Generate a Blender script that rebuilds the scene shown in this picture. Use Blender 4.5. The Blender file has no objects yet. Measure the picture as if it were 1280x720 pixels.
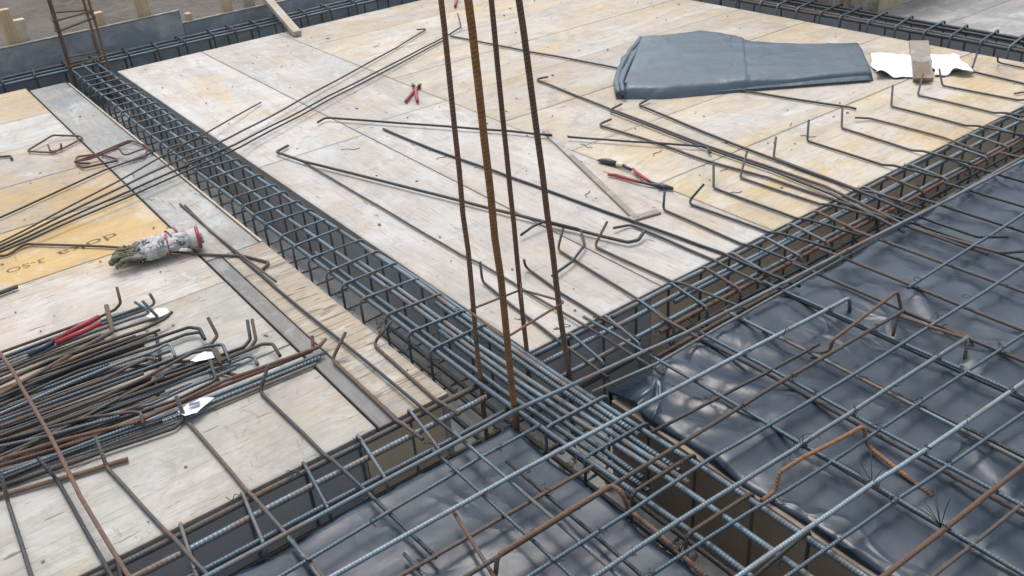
import bpy, bmesh, math, random
from mathutils import Vector, Matrix, noise
random.seed(7)
SC = bpy.context.scene
COL = SC.collection
PI = math.pi

# ------------------------------------------------------------------ camera (metres, z = 0 is the top of the shuttering deck)
YAW, PITCH, ROLL, FPX = 0.964948, 0.532003, -0.0831277, 1118.213
CAM = Vector((-1.2653, -1.7634, 1.5))
_f = Vector((math.cos(YAW)*math.cos(PITCH), math.sin(YAW)*math.cos(PITCH), -math.sin(PITCH)))
_r = _f.cross(Vector((0, 0, 1))).normalized(); _u = _r.cross(_f)
CR = _r*math.cos(ROLL)+_u*math.sin(ROLL); CU = -_r*math.sin(ROLL)+_u*math.cos(ROLL)

def ray(x, y): return _f*FPX + CR*(x-640) + CU*(360-y)
def at(x, y, z=0.0):                       # the point at height z seen at a photo pixel
    d = ray(x, y); return CAM + d*((z-CAM.z)/d.z)
def aty(x, y, Y):
    d = ray(x, y); return CAM + d*((Y-CAM.y)/d.y)
def px(pts, z=0.01):
    out = []
    for p in pts: out.append(at(p[0], p[1], p[2] if len(p) > 2 else z))
    return out

cam = bpy.data.cameras.new('camera'); co = bpy.data.objects.new('camera', cam); COL.objects.link(co)
cam.sensor_width = 36; cam.lens = FPX/1280*36; cam.clip_end = 2000; cam.clip_start = .02
M4 = Matrix((CR, CU, -_f)).transposed().to_4x4(); M4.translation = CAM; co.matrix_world = M4
SC.camera = co

# ------------------------------------------------------------------ materials
class NT:
    def __init__(s, name):
        s.m = bpy.data.materials.new(name); s.m.use_nodes = True; s.t = s.m.node_tree; s.t.nodes.clear()
        s.out = s.n('ShaderNodeOutputMaterial'); s.b = s.n('ShaderNodeBsdfPrincipled'); s.l(s.b.outputs[0], s.out.inputs[0])
    def n(s, typ, **kw):
        o = s.t.nodes.new(typ)
        for k, v in kw.items(): setattr(o, k, v)
        return o
    def l(s, a, b): s.t.links.new(a, b)
    def val(s, sock, v):
        if hasattr(v, 'is_linked'): s.l(v, sock)
        else: sock.default_value = v
    def math(s, op, a, b=0.0, c=0.0, clamp=False):
        o = s.n('ShaderNodeMath', operation=op); o.use_clamp = clamp
        for i, v in enumerate((a, b, c)): s.val(o.inputs[i], v)
        return o.outputs[0]
    def noise(s, vec, scale, detail=4, rough=.55, dist=0.0):
        o = s.n('ShaderNodeTexNoise'); s.l(vec, o.inputs['Vector'])
        o.inputs['Scale'].default_value = scale; o.inputs['Detail'].default_value = detail
        o.inputs['Roughness'].default_value = rough; o.inputs['Distortion'].default_value = dist
        return o.outputs['Fac']
    def ramp(s, fac, stops):
        o = s.n('ShaderNodeValToRGB'); s.l(fac, o.inputs[0]); e = o.color_ramp.elements
        while len(e) < len(stops): e.new(.5)
        for i, (p, c) in enumerate(stops):
            e[i].position = p; e[i].color = (c, c, c, 1) if isinstance(c, (int, float)) else (*c, 1)
        return o.outputs[0]
    def mix(s, fac, a, b, mode='MIX'):
        o = s.n('ShaderNodeMix', data_type='RGBA', blend_type=mode)
        s.val(o.inputs[0], fac)
        for i, v in ((6, a), (7, b)): s.val(o.inputs[i], (*v, 1) if isinstance(v, tuple) else v)
        return o.outputs[2]
    def mapv(s, vec, scale, rot=(0, 0, 0)):
        o = s.n('ShaderNodeMapping'); s.l(vec, o.inputs[0]); o.inputs['Scale'].default_value = scale; o.inputs['Rotation'].default_value = rot
        return o.outputs[0]
    def coord(s, rnd=40.0):
        tc = s.n('ShaderNodeTexCoord'); oi = s.n('ShaderNodeObjectInfo')
        a = s.n('ShaderNodeVectorMath', operation='ADD'); s.l(tc.outputs['Object'], a.inputs[0])
        k = s.math('MULTIPLY', oi.outputs['Random'], rnd); c = s.n('ShaderNodeCombineXYZ')
        for i in range(3): s.l(k, c.inputs[i])
        s.l(c.outputs[0], a.inputs[1]); s.rnd = oi.outputs['Random']; s.uv = tc.outputs['UV']
        return a.outputs[0]
    def bump(s, h, strength, dist=.002, prev=None):
        o = s.n('ShaderNodeBump'); o.inputs['Strength'].default_value = strength; o.inputs['Distance'].default_value = dist
        s.l(h, o.inputs['Height'])
        if prev is not None: s.l(prev, o.inputs['Normal'])
        return o.outputs[0]
    def base(s, c): s.val(s.b.inputs['Base Color'], (*c, 1) if isinstance(c, tuple) else c)
    def rough(s, r): s.val(s.b.inputs['Roughness'], r)
    def metal(s, r): s.val(s.b.inputs['Metallic'], r)
    def nrm(s, n): s.l(n, s.b.inputs['Normal'])

def steel(name, col, rustcol, lo, hi, metallic=.35, rough=.5, ribs=.8, pitch=.0085):
    t = NT(name); v = t.coord(30)
    n1 = t.noise(v, 9, 6, .65); n2 = t.noise(v, 70, 3, .6)
    mask = t.ramp(t.math('ADD', t.math('ADD', n1, t.math('MULTIPLY', t.math('SUBTRACT', t.rnd, .5), .22)), t.math('MULTIPLY', n2, .25)), [(lo, 0.0), (hi, 1.0)])
    shade = t.math('ADD', .64, t.math('MULTIPLY', t.rnd, .72))
    dark = t.mix(n2, tuple(c*.6 for c in col), tuple(min(1, c*1.35) for c in col))
    rr = t.mix(n2, tuple(c*.55 for c in rustcol), tuple(min(1, c*1.3) for c in rustcol))
    c = t.mix(mask, dark, rr)
    sc = t.n('ShaderNodeVectorMath', operation='SCALE'); t.l(c, sc.inputs[0]); t.l(shade, sc.inputs['Scale'])
    t.base(sc.outputs[0]); t.metal(t.math('MULTIPLY', t.math('SUBTRACT', 1.0, mask), metallic)); t.rough(t.math('ADD', rough, t.math('MULTIPLY', mask, .35)))
    sp = t.n('ShaderNodeSeparateXYZ'); t.l(t.uv, sp.inputs[0])
    ph = t.math('ADD', t.math('MULTIPLY', sp.outputs[0], 2*PI/pitch), t.math('MULTIPLY', t.math('PINGPONG', sp.outputs[1], .5), 2*PI*1.6))
    w = t.math('POWER', t.math('ADD', t.math('MULTIPLY', t.math('SINE', ph), .5), .5), 2.0)
    b1 = t.bump(w, ribs, .0016); t.nrm(t.bump(n2, .35, .0015, b1))
    return t.m

def wood(name, axis, light, mid, accent, acc=(.5, .7), grey=(.5, .72), greycol=(.42, .43, .42), spec=.71, rough=.75, tint=.16, streak=.5, edgy=True, yel=(.62, .44, .19)):
    t = NT(name); v = t.coord(37)
    def st(a, c): return t.mapv(v, (a, c, 1) if axis == 'X' else (c, a, 1))
    grain = t.noise(st(1.1, 17), 1, 7, .62, .6); fine = t.noise(st(5, 160), 1, 3, .6)
    band = t.noise(st(.35, 5.5), 1, 2, .5)
    patch = t.noise(st(.9, 2.6), 1, 5, .6, .4); bl = t.noise(v, 2.6, 7, .66, .5); bl2 = t.noise(v, 11, 6, .7)
    c = t.mix(t.ramp(grain, [(.3, 0.0), (.68, 1.0)]), mid, light)
    c = t.mix(t.math('MULTIPLY', t.ramp(band, [(.42, 0.0), (.6, 1.0)]), .45), c, tuple(x*.82 for x in accent))
    c = t.mix(t.ramp(patch, [(acc[0], 0.0), (acc[1], 1.0)]), c, accent)
    g = t.ramp(t.math('ADD', t.math('MULTIPLY', bl, .75), t.math('MULTIPLY', bl2, .25)), [(grey[0], 0.0), (grey[1], 1.0)])
    c = t.mix(t.math('MULTIPLY', g, .75), c, greycol)
    ya = t.ramp(t.noise(st(1.3, 2.4), .9, 5, .62, .8), [(.55, 0.0), (.68, 1.0)])
    c = t.mix(t.math('MULTIPLY', ya, .62), c, yel)
    pk = t.ramp(t.noise(st(1.2, 2.8), 1.1, 6, .6, .5), [(.54, 0.0), (.66, 1.0)])
    c = t.mix(t.math('MULTIPLY', pk, .35), c, (.55, .42, .34))
    wsh = t.ramp(t.noise(v, 2.1, 9, .72, .6), [(.52, 0.0), (.6, 1.0)])
    c = t.mix(t.math('MULTIPLY', wsh, .42), c, (.68, .67, .64))
    c = t.mix(t.math('MULTIPLY', t.ramp(fine, [(.52, 0.0), (.72, 1.0)]), streak), c, tuple(x*.45 for x in mid))
    dash = t.ramp(t.noise(st(9, 55), 1, 2, .5), [(spec, 0.0), (spec+.03, 1.0)])
    c = t.mix(t.math('MULTIPLY', dash, .75), c, (.10, .085, .07))
    blot = t.ramp(t.noise(v, 26, 3, .5, .3), [(.73, 0.0), (.78, 1.0)])
    c = t.mix(t.math('MULTIPLY', blot, .6), c, (.13, .12, .115))
    smear = t.ramp(t.noise(st(1.8, 9), 1.3, 6, .7, 1.2), [(.56, 0.0), (.74, 1.0)])
    c = t.mix(t.math('MULTIPLY', smear, .38), c, (.27, .27, .265))
    big = t.ramp(t.noise(v, 3.3, 8, .72, 1.0), [(.5, 0.0), (.62, .45), (.7, 1.0)])
    c = t.mix(t.math('MULTIPLY', big, .62), c, tuple(x*.56 for x in greycol))
    chalk = t.ramp(t.noise(st(2.2, 5), 1.6, 9, .75, .7), [(.54, 0.0), (.63, 1.0)])
    c = t.mix(t.math('MULTIPLY', chalk, .38), c, (.72, .72, .70))
    foot = t.ramp(t.noise(v, 7.5, 10, .78, .4), [(.53, 0.0), (.62, 1.0)])
    c = t.mix(t.math('MULTIPLY', foot, .34), c, (.30, .27, .235))
    pit = t.ramp(t.noise(st(22, 48), 1.5, 6, .7), [(.63, 0.0), (.67, 1.0)])
    c = t.mix(t.math('MULTIPLY', pit, .42), c, (.22, .19, .155))
    scr = t.ramp(t.noise(st(14, 5), 1.4, 5, .7, 1.5), [(.62, 0.0), (.69, 1.0)])
    c = t.mix(t.math('MULTIPLY', scr, .55), c, (.19, .18, .165))
    tcg = t.n('ShaderNodeTexCoord'); so_ = t.n('ShaderNodeSeparateXYZ'); t.l(tcg.outputs['Object'], so_.inputs[0])
    at_ = t.n('ShaderNodeAttribute', attribute_type='OBJECT', attribute_name='size'); sa = t.n('ShaderNodeSeparateXYZ'); t.l(at_.outputs['Vector'], sa.inputs[0])
    ex = t.math('MINIMUM', so_.outputs[0], t.math('SUBTRACT', sa.outputs[0], so_.outputs[0])); ey = t.math('MINIMUM', so_.outputs[1], t.math('SUBTRACT', sa.outputs[1], so_.outputs[1]))
    ed = t.math('ADD', t.math('MINIMUM', ex, ey), t.math('MULTIPLY', t.math('SUBTRACT', t.noise(v, 22, 6, .75), .5), .05))
    edge = t.ramp(t.math('MULTIPLY', ed, 30.0), [(.0, 1.0), (.12, .55), (.5, 0.0)])
    if edgy: c = t.mix(t.math('MULTIPLY', edge, .38), c, (.24, .21, .175))
    shade = t.math('MULTIPLY', t.math('ADD', 1-tint, t.math('MULTIPLY', t.rnd, 2*tint)), .66)
    sc = t.n('ShaderNodeVectorMath', operation='SCALE'); t.l(c, sc.inputs[0]); t.l(shade, sc.inputs['Scale'])
    t.base(sc.outputs[0]); t.rough(rough)
    h = t.math('ADD', t.math('MULTIPLY', grain, .6), t.math('MULTIPLY', fine, .5))
    t.nrm(t.bump(bl2, .25, .004, t.bump(h, .5, .002)))
    return t.m

def film(name, col, scuff, lo=.5, hi=.75, rough=.5):
    t = NT(name); v = t.coord(23)
    n = t.noise(v, 4, 8, .7, .5); n2 = t.noise(t.mapv(v, (3, 30, 30)), 1.5, 4, .6)
    c = t.mix(t.ramp(n, [(lo, 0.0), (hi, 1.0)]), col, scuff); c = t.mix(t.math('MULTIPLY', t.ramp(n2, [(.55, 0.0), (.75, 1.0)]), .5), c, scuff)
    t.base(c); t.rough(rough); t.nrm(t.bump(n, .3, .004)); return t.m

def plain(name, col, rough=.6, metal=0.0, var=.25, scale=12, bump=.2):
    t = NT(name); v = t.coord(11); n = t.noise(v, scale, 5, .6)
    t.base(t.mix(n, tuple(c*(1-var) for c in col), tuple(min(1, c*(1+var)) for c in col))); t.rough(rough); t.metal(metal)
    t.nrm(t.bump(n, bump, .003)); return t.m

M = {}
M['steel_light'] = steel('steel_light', (.185, .225, .25), (.17, .14, .115), .64, .9, .4, .45, .55)
M['steel'] = steel('steel', (.092, .128, .152), (.11, .08, .062), .6, .85, .4, .45, .55)
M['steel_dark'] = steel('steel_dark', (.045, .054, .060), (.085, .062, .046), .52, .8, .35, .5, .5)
M['steel_brown'] = steel('steel_brown', (.058, .055, .052), (.095, .064, .045), .48, .72, .25, .55, .5)
M['steel_ribbed'] = steel('steel_ribbed', (.13, .165, .185), (.14, .09, .06), .62, .82, .45, .42, 1.0, .011)
M['rust'] = steel('rust', (.092, .067, .054), (.13, .078, .052), .4, .7, .15, .65, .6)
M['rust_orange'] = steel('rust_orange', (.13, .078, .05), (.20, .10, .048), .42, .72, .1, .7, .6)
M['rust_dark'] = steel('rust_dark', (.085, .05, .04), (.14, .07, .048), .4, .7, .15, .65, .6)
M['rust_front'] = steel('rust_front', (.22, .115, .05), (.34, .155, .05), .36, .66, .1, .7, .7, .010)
M['rust_rod'] = steel('rust_rod', (.165, .105, .075), (.27, .135, .07), .36, .68, .12, .65, .9, .010)
M['wire'] = plain('wire', (.035, .033, .033), .5, .4)
PAL = dict(light=(.62, .575, .52), mid=(.53, .465, .395), accent=(.58, .46, .33))
M['deck_pale'] = wood('deck_pale', 'Y', (.64, .605, .56), (.55, .50, .44), (.57, .46, .36), (.55, .75), (.5, .72), (.50, .52, .53))
M['deck_beige'] = wood('deck_beige', 'X', (.62, .56, .49), (.53, .455, .375), (.62, .49, .31), (.47, .66))
M['deck_far'] = wood('deck_far', 'X', (.61, .55, .48), (.53, .46, .38), (.62, .48, .28), (.47, .66), edgy=False)
M['deck_yellow'] = wood('deck_yellow', 'X', (.66, .58, .47), (.58, .49, .37), (.65, .46, .19), (.46, .62), (.56, .76))
M['deck_left'] = wood('deck_left', 'X', (.58, .52, .45), (.50, .42, .335), (.60, .44, .25), (.5, .66), (.5, .72), (.44, .44, .42), .69)
M['deck_grey_green'] = wood('deck_grey_green', 'X', (.56, .54, .48), (.48, .445, .385), (.52, .47, .38), (.5, .7), (.48, .7), (.47, .48, .45), .69)
M['panel_gold'] = wood('panel_gold', 'X', (.66, .44, .16), (.60, .38, .12), (.64, .41, .13), (.4, .6), (.66, .8), (.5, .45, .38), .76, .6, .04, .3)
M['panel_rose'] = wood('panel_rose', 'X', (.60, .47, .33), (.55, .41, .26), (.64, .42, .16), (.40, .56))
M['raw_board'] = wood('raw_board', 'X', (.60, .50, .37), (.36, .28, .19), (.50, .40, .28), (.5, .7), (.52, .70), (.36, .36, .34), .62, .8, .06, 1.0, yel=(.55,.44,.30))
M['strip_grey'] = wood('strip_grey', 'Y', (.32, .315, .295), (.25, .245, .23), (.44, .41, .35), (.45, .65), (.46, .66), (.31, .345, .36), .67, yel=(.42,.40,.34))
M['filler_grey'] = wood('filler_grey', 'Y', (.24, .23, .215), (.18, .172, .165), (.32, .29, .26), (.5, .7), (.5, .7), (.36, .37, .37), .68, yel=(.27,.25,.21))
M['far_grey'] = wood('far_grey', 'X', (.36, .36, .35), (.28, .28, .28), (.36, .33, .29), (.5, .7), yel=(.36,.34,.30))
M['new_timber'] = wood('new_timber', 'Y', (.78, .58, .34), (.66, .46, .24), (.72, .50, .26), (.5, .7), (.62, .8), (.4, .38, .34), .76, .7, .08, edgy=False, yel=(.6,.44,.25))
M['ply_brown'] = wood('ply_brown', 'X', (.27, .19, .12), (.20, .14, .09), (.25, .17, .10), (.5, .7), (.55, .75), (.2, .19, .18), .74, edgy=False, yel=(.25,.17,.10))
M['stick'] = wood('stick', 'Y', (.40, .35, .29), (.30, .26, .21), (.36, .30, .24), (.5, .7), (.5, .7), (.30, .28, .26), .7, edgy=False, yel=(.40,.34,.26))
M['batten'] = wood('batten', 'X', (.66, .58, .45), (.54, .45, .32), (.56, .44, .29), (.5, .7), (.6, .78), edgy=False, yel=(.6,.48,.3))
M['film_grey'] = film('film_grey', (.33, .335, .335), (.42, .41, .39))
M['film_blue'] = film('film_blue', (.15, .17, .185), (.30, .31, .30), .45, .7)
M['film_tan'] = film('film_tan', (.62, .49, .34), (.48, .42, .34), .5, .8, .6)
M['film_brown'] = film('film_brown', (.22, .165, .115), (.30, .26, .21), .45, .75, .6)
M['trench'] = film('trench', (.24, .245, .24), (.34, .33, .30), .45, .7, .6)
M['red_grip'] = plain('red_grip', (.27, .028, .032), .5, 0, .5, 60)
M['tool_steel'] = plain('tool_steel', (.05, .055, .07), .4, .6)
M['tool_black'] = plain('tool_black', (.03, .033, .03), .45)
M['tool_pale'] = plain('tool_pale', (.6, .55, .38), .4)
M['paper'] = plain('paper', (.58, .60, .64), .65, 0, .03, 8)
M['ink'] = plain('ink', (.08, .10, .18), .6)
M['crumb'] = plain('crumb', (.21, .18, .15), .9, 0, .6, 6, .5)
M['mortar'] = plain('mortar', (.30, .28, .23), .9, 0, .4, 30, .7)

def mk_plastic(name, col, rough, s1, s2, sc, var=.25, lines=.4):
    t = NT(name); v = t.coord(9)
    n = t.noise(v, sc, 1.5, .45, .9); n2 = t.noise(v, sc*3.2, 2, .5, 1.2); d = t.noise(v, 3.5, 6, .65, .5); f = t.noise(v, 90, 3, .6)
    rg = t.n('ShaderNodeTexNoise', noise_type='RIDGED_MULTIFRACTAL'); t.l(t.mapv(v, (1, .55, 1), (0, 0, .7)), rg.inputs['Vector']); rg.inputs['Scale'].default_value = sc*.55; rg.inputs['Detail'].default_value = 1
    rg.inputs['Distortion'].default_value = .6
    cr = t.ramp(rg.outputs['Fac'], [(.55, 0.0), (1.0, 1.0)])
    c = t.mix(t.math('MULTIPLY', t.ramp(d, [(.55, 0.0), (.75, 1.0)]), var), col, (.17, .17, .165))
    t.base(c); t.rough(t.math('ADD', rough, t.math('MULTIPLY', t.ramp(d, [(.4, 0.0), (.75, 1.0)]), .25)))
    vo = t.n('ShaderNodeTexVoronoi', feature='DISTANCE_TO_EDGE'); vd = t.n('ShaderNodeVectorMath', operation='ADD'); nz = t.n('ShaderNodeTexNoise'); t.l(v, nz.inputs['Vector']); nz.inputs['Scale'].default_value = 4
    sc_ = t.n('ShaderNodeVectorMath', operation='SCALE'); t.l(nz.outputs['Color'], sc_.inputs[0]); sc_.inputs['Scale'].default_value = .22
    t.l(t.mapv(v, (1, .6, 1), (0, 0, .5)), vd.inputs[0]); t.l(sc_.outputs[0], vd.inputs[1]); t.l(vd.outputs[0], vo.inputs['Vector']); vo.inputs['Scale'].default_value = sc*1.5
    line = t.math('MULTIPLY', t.ramp(vo.outputs['Distance'], [(0.0, 1.0), (.11, 0.0)]), t.ramp(t.noise(v, 2.2, 3, .6), [(.46, 0.0), (.6, 1.0)]))
    t.b.inputs['Specular IOR Level'].default_value = .5
    t.nrm(t.bump(f, .05, .002, t.bump(n2, s2, .006, t.bump(line, lines, .008, t.bump(cr, s1*.6, .010, t.bump(n, s1, .022)))))); return t.m
M['plastic'] = mk_plastic('plastic', (.013, .024, .038), .25, .16, .10, 5.0, .04, .3)
M['tarp'] = mk_plastic('tarp', (.050, .074, .094), .40, .40, .30, 6, .16, 0)

t = NT('soil'); v = t.coord(0)
a = t.noise(v, .7, 8, .65, .4); b = t.noise(v, 6, 8, .7); c0 = t.noise(v, 30, 5, .7)
c = t.mix(t.ramp(a, [(.35, 0.0), (.65, 1.0)]), (.05, .04, .03), (.105, .083, .06)); c = t.mix(t.ramp(b, [(.4, 0.0), (.7, 1.0)]), c, (.125, .102, .076))
c = t.mix(t.ramp(c0, [(.66, 0.0), (.72, .8)]), c, (.22, .20, .18)); t.base(c); t.rough(t.math('SUBTRACT', .95, t.math('MULTIPLY', a, .35)))
t.nrm(t.bump(c0, .7, .03, t.bump(b, .8, .12))); M['soil'] = t.m

t = NT('glove'); v = t.coord(5)
sp = t.n('ShaderNodeSeparateXYZ'); tc = t.n('ShaderNodeTexCoord'); t.l(tc.outputs['Object'], sp.inputs[0])
n = t.noise(v, 25, 5, .6); n3 = t.noise(v, 90, 3, .6)
dirt = t.ramp(t.math('ADD', sp.outputs[0], t.math('MULTIPLY', t.math('SUBTRACT', n, .5), .12)), [(.085, 1.0), (.125, 0.0)])
c = t.mix(n, (.30, .295, .285), (.56, .55, .54)); c = t.mix(t.math('MULTIPLY', t.ramp(n, [(.48, 0.0), (.62, 1.0)]), .75), c, (.20, .19, .165))
c = t.mix(dirt, c, t.mix(n, (.05, .047, .03), (.17, .16, .105))); t.base(c); t.rough(.85); t.nrm(t.bump(n3, .5, .002, t.bump(n, .6, .008))); M['glove'] = t.m
t = NT('stencil'); v = t.coord(3); n = t.noise(v, 60, 4, .7); tr = t.n('ShaderNodeBsdfTransparent'); mx = t.n('ShaderNodeMixShader')
t.base((.14, .09, .035)); t.rough(.8); t.l(t.ramp(n, [(.40, 0.15), (.54, .95)]), mx.inputs[0]); t.l(tr.outputs[0], mx.inputs[1]); t.l(t.b.outputs[0], mx.inputs[2]); t.l(mx.outputs[0], t.out.inputs[0]); M['stencil'] = t.m

# ------------------------------------------------------------------ object helpers
def link(name, me, mat=None, parent=None):
    o = bpy.data.objects.new(name, me); COL.objects.link(o)
    if mat is not None: me.materials.append(M[mat] if isinstance(mat, str) else mat)
    if parent is not None: o.parent = parent
    return o
def tag(o, label, cat, group=None, kind=None):
    o['label'] = label; o['category'] = cat
    if group: o['group'] = group
    if kind: o['kind'] = kind
    return o
def empty(name, label, cat, loc=(0, 0, 0), group=None):
    o = bpy.data.objects.new(name, None); COL.objects.link(o); o.location = loc; o.empty_display_size = .05
    return tag(o, label, cat, group)

def rounded(pts, r=.025, n=5, closed=False):
    P = [Vector(p) for p in pts]; out = []; N = len(P)
    for i in range(N):
        if not closed and i in (0, N-1): out.append(P[i]); continue
        a, b, c = P[i-1], P[i], P[(i+1) % N]
        d1 = (a-b); d2 = (c-b); l1, l2 = d1.length, d2.length
        if l1 < 1e-6 or l2 < 1e-6: continue
        d1 /= l1; d2 /= l2; ang = d1.angle(d2)
        if ang > PI-.06: out.append(b); continue
        tl = min(r/math.tan(ang/2), l1*.48, l2*.48)
        s, e = b+d1*tl, b+d2*tl
        for k in range(n+1):
            q = k/n; out.append(s*(1-q)**2 + b*2*q*(1-q) + e*q*q)
    return out

def tube_bm(bm, pts, r, sides=8, closed=False, caps=True):
    P = [Vector(p) for p in pts]; N = len(P); uvl = bm.loops.layers.uv.verify()
    T = []
    for i in range(N):
        if closed: d = P[(i+1) % N]-P[i-1]
        else: d = P[min(i+1, N-1)]-P[max(i-1, 0)]
        T.append(d.normalized() if d.length > 1e-9 else Vector((0, 0, 1)))
    up = Vector((0, 0, 1)) if abs(T[0].z) < .9 else Vector((1, 0, 0))
    nrm = (up - T[0]*up.dot(T[0])).normalized()
    rings = []; L = [0]
    for i in range(N):
        if i:
            nrm = (nrm - T[i]*nrm.dot(T[i])).normalized(); L.append(L[-1]+(P[i]-P[i-1]).length)
        bi = T[i].cross(nrm); rr = r[i] if isinstance(r, (list, tuple)) else r
        rings.append([bm.verts.new(P[i]+(nrm*math.cos(2*PI*k/sides)+bi*math.sin(2*PI*k/sides))*rr) for k in range(sides)])
    M_ = N if closed else N-1
    for i in range(M_):
        A, B = rings[i], rings[(i+1) % N]; u0 = L[i]; u1 = L[i+1] if i+1 < N else L[i]+(P[0]-P[i]).length
        for k in range(sides):
            k2 = (k+1) % sides
            f = bm.faces.new((A[k], A[k2], B[k2], B[k])); f.smooth = True
            for lp, uv in zip(f.loops, ((u0, k/sides), (u0, (k+1)/sides), (u1, (k+1)/sides), (u1, k/sides))): lp[uvl].uv = uv
    if caps and not closed:
        bm.faces.new(rings[0][::-1]); bm.faces.new(rings[-1])
def bm_mesh(bm, name):
    bmesh.ops.recalc_face_normals(bm, faces=bm.faces); me = bpy.data.meshes.new(name); bm.to_mesh(me); bm.free(); return me
def recentre(me, o):
    c = Vector(me.vertices[0].co); me.transform(Matrix.Translation(-c)); o.location = c
def wob(pts, step=.12, amp=.002):
    """a bar is never quite straight"""
    P = [Vector(p) for p in pts]; out = [P[0]]
    for a, b in zip(P, P[1:]):
        n = int((b-a).length/step)
        for k in range(1, n+1):
            q = a.lerp(b, k/(n+1)); out.append(q+Vector((noise.noise(q*2.3), noise.noise(q*2.3+Vector((9, 3, 1))), .5*noise.noise(q*3+Vector((1, 7, 4)))))*amp*2)
        out.append(b)
    return out
def tube(name, pts, r, mat, parent=None, sides=8, closed=False, rad=.025, amp=.002, n=5):
    P = rounded(pts, rad, n, closed)
    if not closed and amp: P = wob(P, .12, amp)
    bm = bmesh.new(); tube_bm(bm, P, r, sides, closed); o = link(name, bm_mesh(bm, name), mat, parent)
    if parent is None: recentre(o.data, o)
    return o
def bar(name, label, pts, r, mat, cat='rebar', group=None, **kw):
    return tag(tube(name, pts, r, mat, **kw), label, cat, group)

def box_bm(bm, lo, hi, bev=.0015):
    r = bmesh.ops.create_cube(bm, size=1); vs = r['verts']
    for v in vs: v.co = Vector([lo[i]+(v.co[i]+.5)*(hi[i]-lo[i]) for i in range(3)])
    if bev:
        es = list({e for v in vs for e in v.link_edges}); bmesh.ops.bevel(bm, geom=es, offset=bev, segments=1, affect='EDGES')
def box(name, lo, hi, mat, parent=None, bev=.0015):
    bm = bmesh.new(); lo, hi = Vector(lo), Vector(hi); c = lo if parent is None else Vector((0, 0, 0))
    box_bm(bm, lo-c, hi-c, bev); o = link(name, bm_mesh(bm, name), mat, parent); o.location = c; o['size'] = tuple(hi-lo); return o
def obox(name, a, b, w, h, mat, parent=None, bev=.002):
    """squared timber from a to b (centre line), width w across, height h"""
    a, b = Vector(a), Vector(b); d = b-a; L = d.length; x = d/L
    y = Vector((0, 0, 1)).cross(x)
    y = y.normalized() if y.length > .05 else Vector((1, 0, 0))
    z = x.cross(y); bm = bmesh.new(); box_bm(bm, (0, -w/2, -h/2), (L, w/2, h/2), bev)
    o = link(name, bm_mesh(bm, name), mat, parent); m = Matrix((x, y, z)).transposed().to_4x4(); m.translation = a; o.matrix_world = m; return o

# ------------------------------------------------------------------ ground
xs = [-200, -90, -40, -20, -12]+[-8+.25*i for i in range(82)]+[14, 20, 40, 90, 200]
ys = [-200, -80, -30, -12, -5, 0, 3]+[4.4+.25*i for i in range(60)]+[21, 25, 40, 90, 200]
bm = bmesh.new(); g = []
for y in ys:
    row = []
    for x in xs:
        p = Vector((x, y, 0)); z = -.62+.10*noise.noise(p*.45)+.06*noise.noise(p*1.3)+.03*noise.noise(p*3.1)
        if y < 4.9: z = -.66
        row.append(bm.verts.new((x, y, z)))
    g.append(row)
for j in range(len(ys)-1):
    for i in range(len(xs)-1):
        f = bm.faces.new((g[j][i], g[j][i+1], g[j+1][i+1], g[j+1][i])); f.smooth = True
tag(link('ground', bm_mesh(bm, 'ground'), 'soil'), 'muddy brown building ground beyond the shuttering boards', 'ground', kind='structure')
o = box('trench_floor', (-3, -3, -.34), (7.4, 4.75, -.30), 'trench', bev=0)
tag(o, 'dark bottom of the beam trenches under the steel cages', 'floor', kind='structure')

# ------------------------------------------------------------------ deck panels
def panel(x0, x1, y0, y1, mat, label, name='deck_panel', th=.027, dz=None, group=None, cat='plywood panel'):
    z = random.uniform(-.0012, .0008) if dz is None else dz; e = .002
    return tag(box(name, (x0+e, y0+e, z-th), (x1-e, y1-e, z), mat, bev=.0018), label, cat, group)
GM = 'shuttering panels of the large deck'; GL = 'shuttering panels of the left deck'
panel(0, .545, 0, 1.99, 'deck_pale', 'pale panel beside the tall rusty rods, its corner at the beam crossing', group=GM)
panel(0, .545, 1.99, 4.2, 'deck_pale', 'pale panel along the far half of the long beam cage, large deck', group=GM)
panel(.545, 1.10, 0, 2.10, 'deck_pale', 'pale panel with the thin wooden lath along its right seam', group=GM)
panel(.545, 1.10, 2.10, 4.2, 'deck_pale', 'pale panel under the middle of the long thin hooked bars', group=GM)
rows = [0, .575, 1.10, 1.62, 2.14, 2.66, 3.18, 3.70, 4.2]
rl = ['yellow stained panel under the row of upright bar hooks', 'beige panel under the red handled nippers',
      'beige panel in front of the folded grey tarpaulin', 'beige panel under the folded grey tarpaulin',
      'streaked yellowish panel just behind the folded tarpaulin', 'streaked panel second behind the folded tarpaulin',
      'streaked panel third behind the folded tarpaulin, near the top edge of the photo', 'farthest beige panel of the large deck along the back beam']
rm = ['deck_yellow', 'deck_beige', 'deck_far', 'deck_far', 'deck_far', 'deck_far', 'deck_far', 'deck_far']
for i in range(8): panel(1.10, 3.42, rows[i], rows[i+1], rm[i], rl[i], group=GM)
lr = [0, .54, 1.075, 1.60, 2.13, 2.655, 3.17, 3.67, 4.3]
ll = ['pale panel at the front left, between bar bundle and front beam', 'weathered panel hidden mostly under the bundle of hooked bars',
      'weathered panel between bar bundle and golden panel, under the glove fingers', 'golden yellow panel with black stencilled lettering',
      'rose and yellow panel crossed by the long thin bars', 'yellowish panel under the loose bent links on the left deck',
      'whitish panel behind the loose bent links', 'rose coloured farthest panel of the left deck']
lm = ['deck_grey_green', 'deck_grey_green', 'deck_left', 'panel_gold', 'panel_rose', 'deck_left', 'deck_grey_green', 'panel_rose']
gold = None
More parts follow.
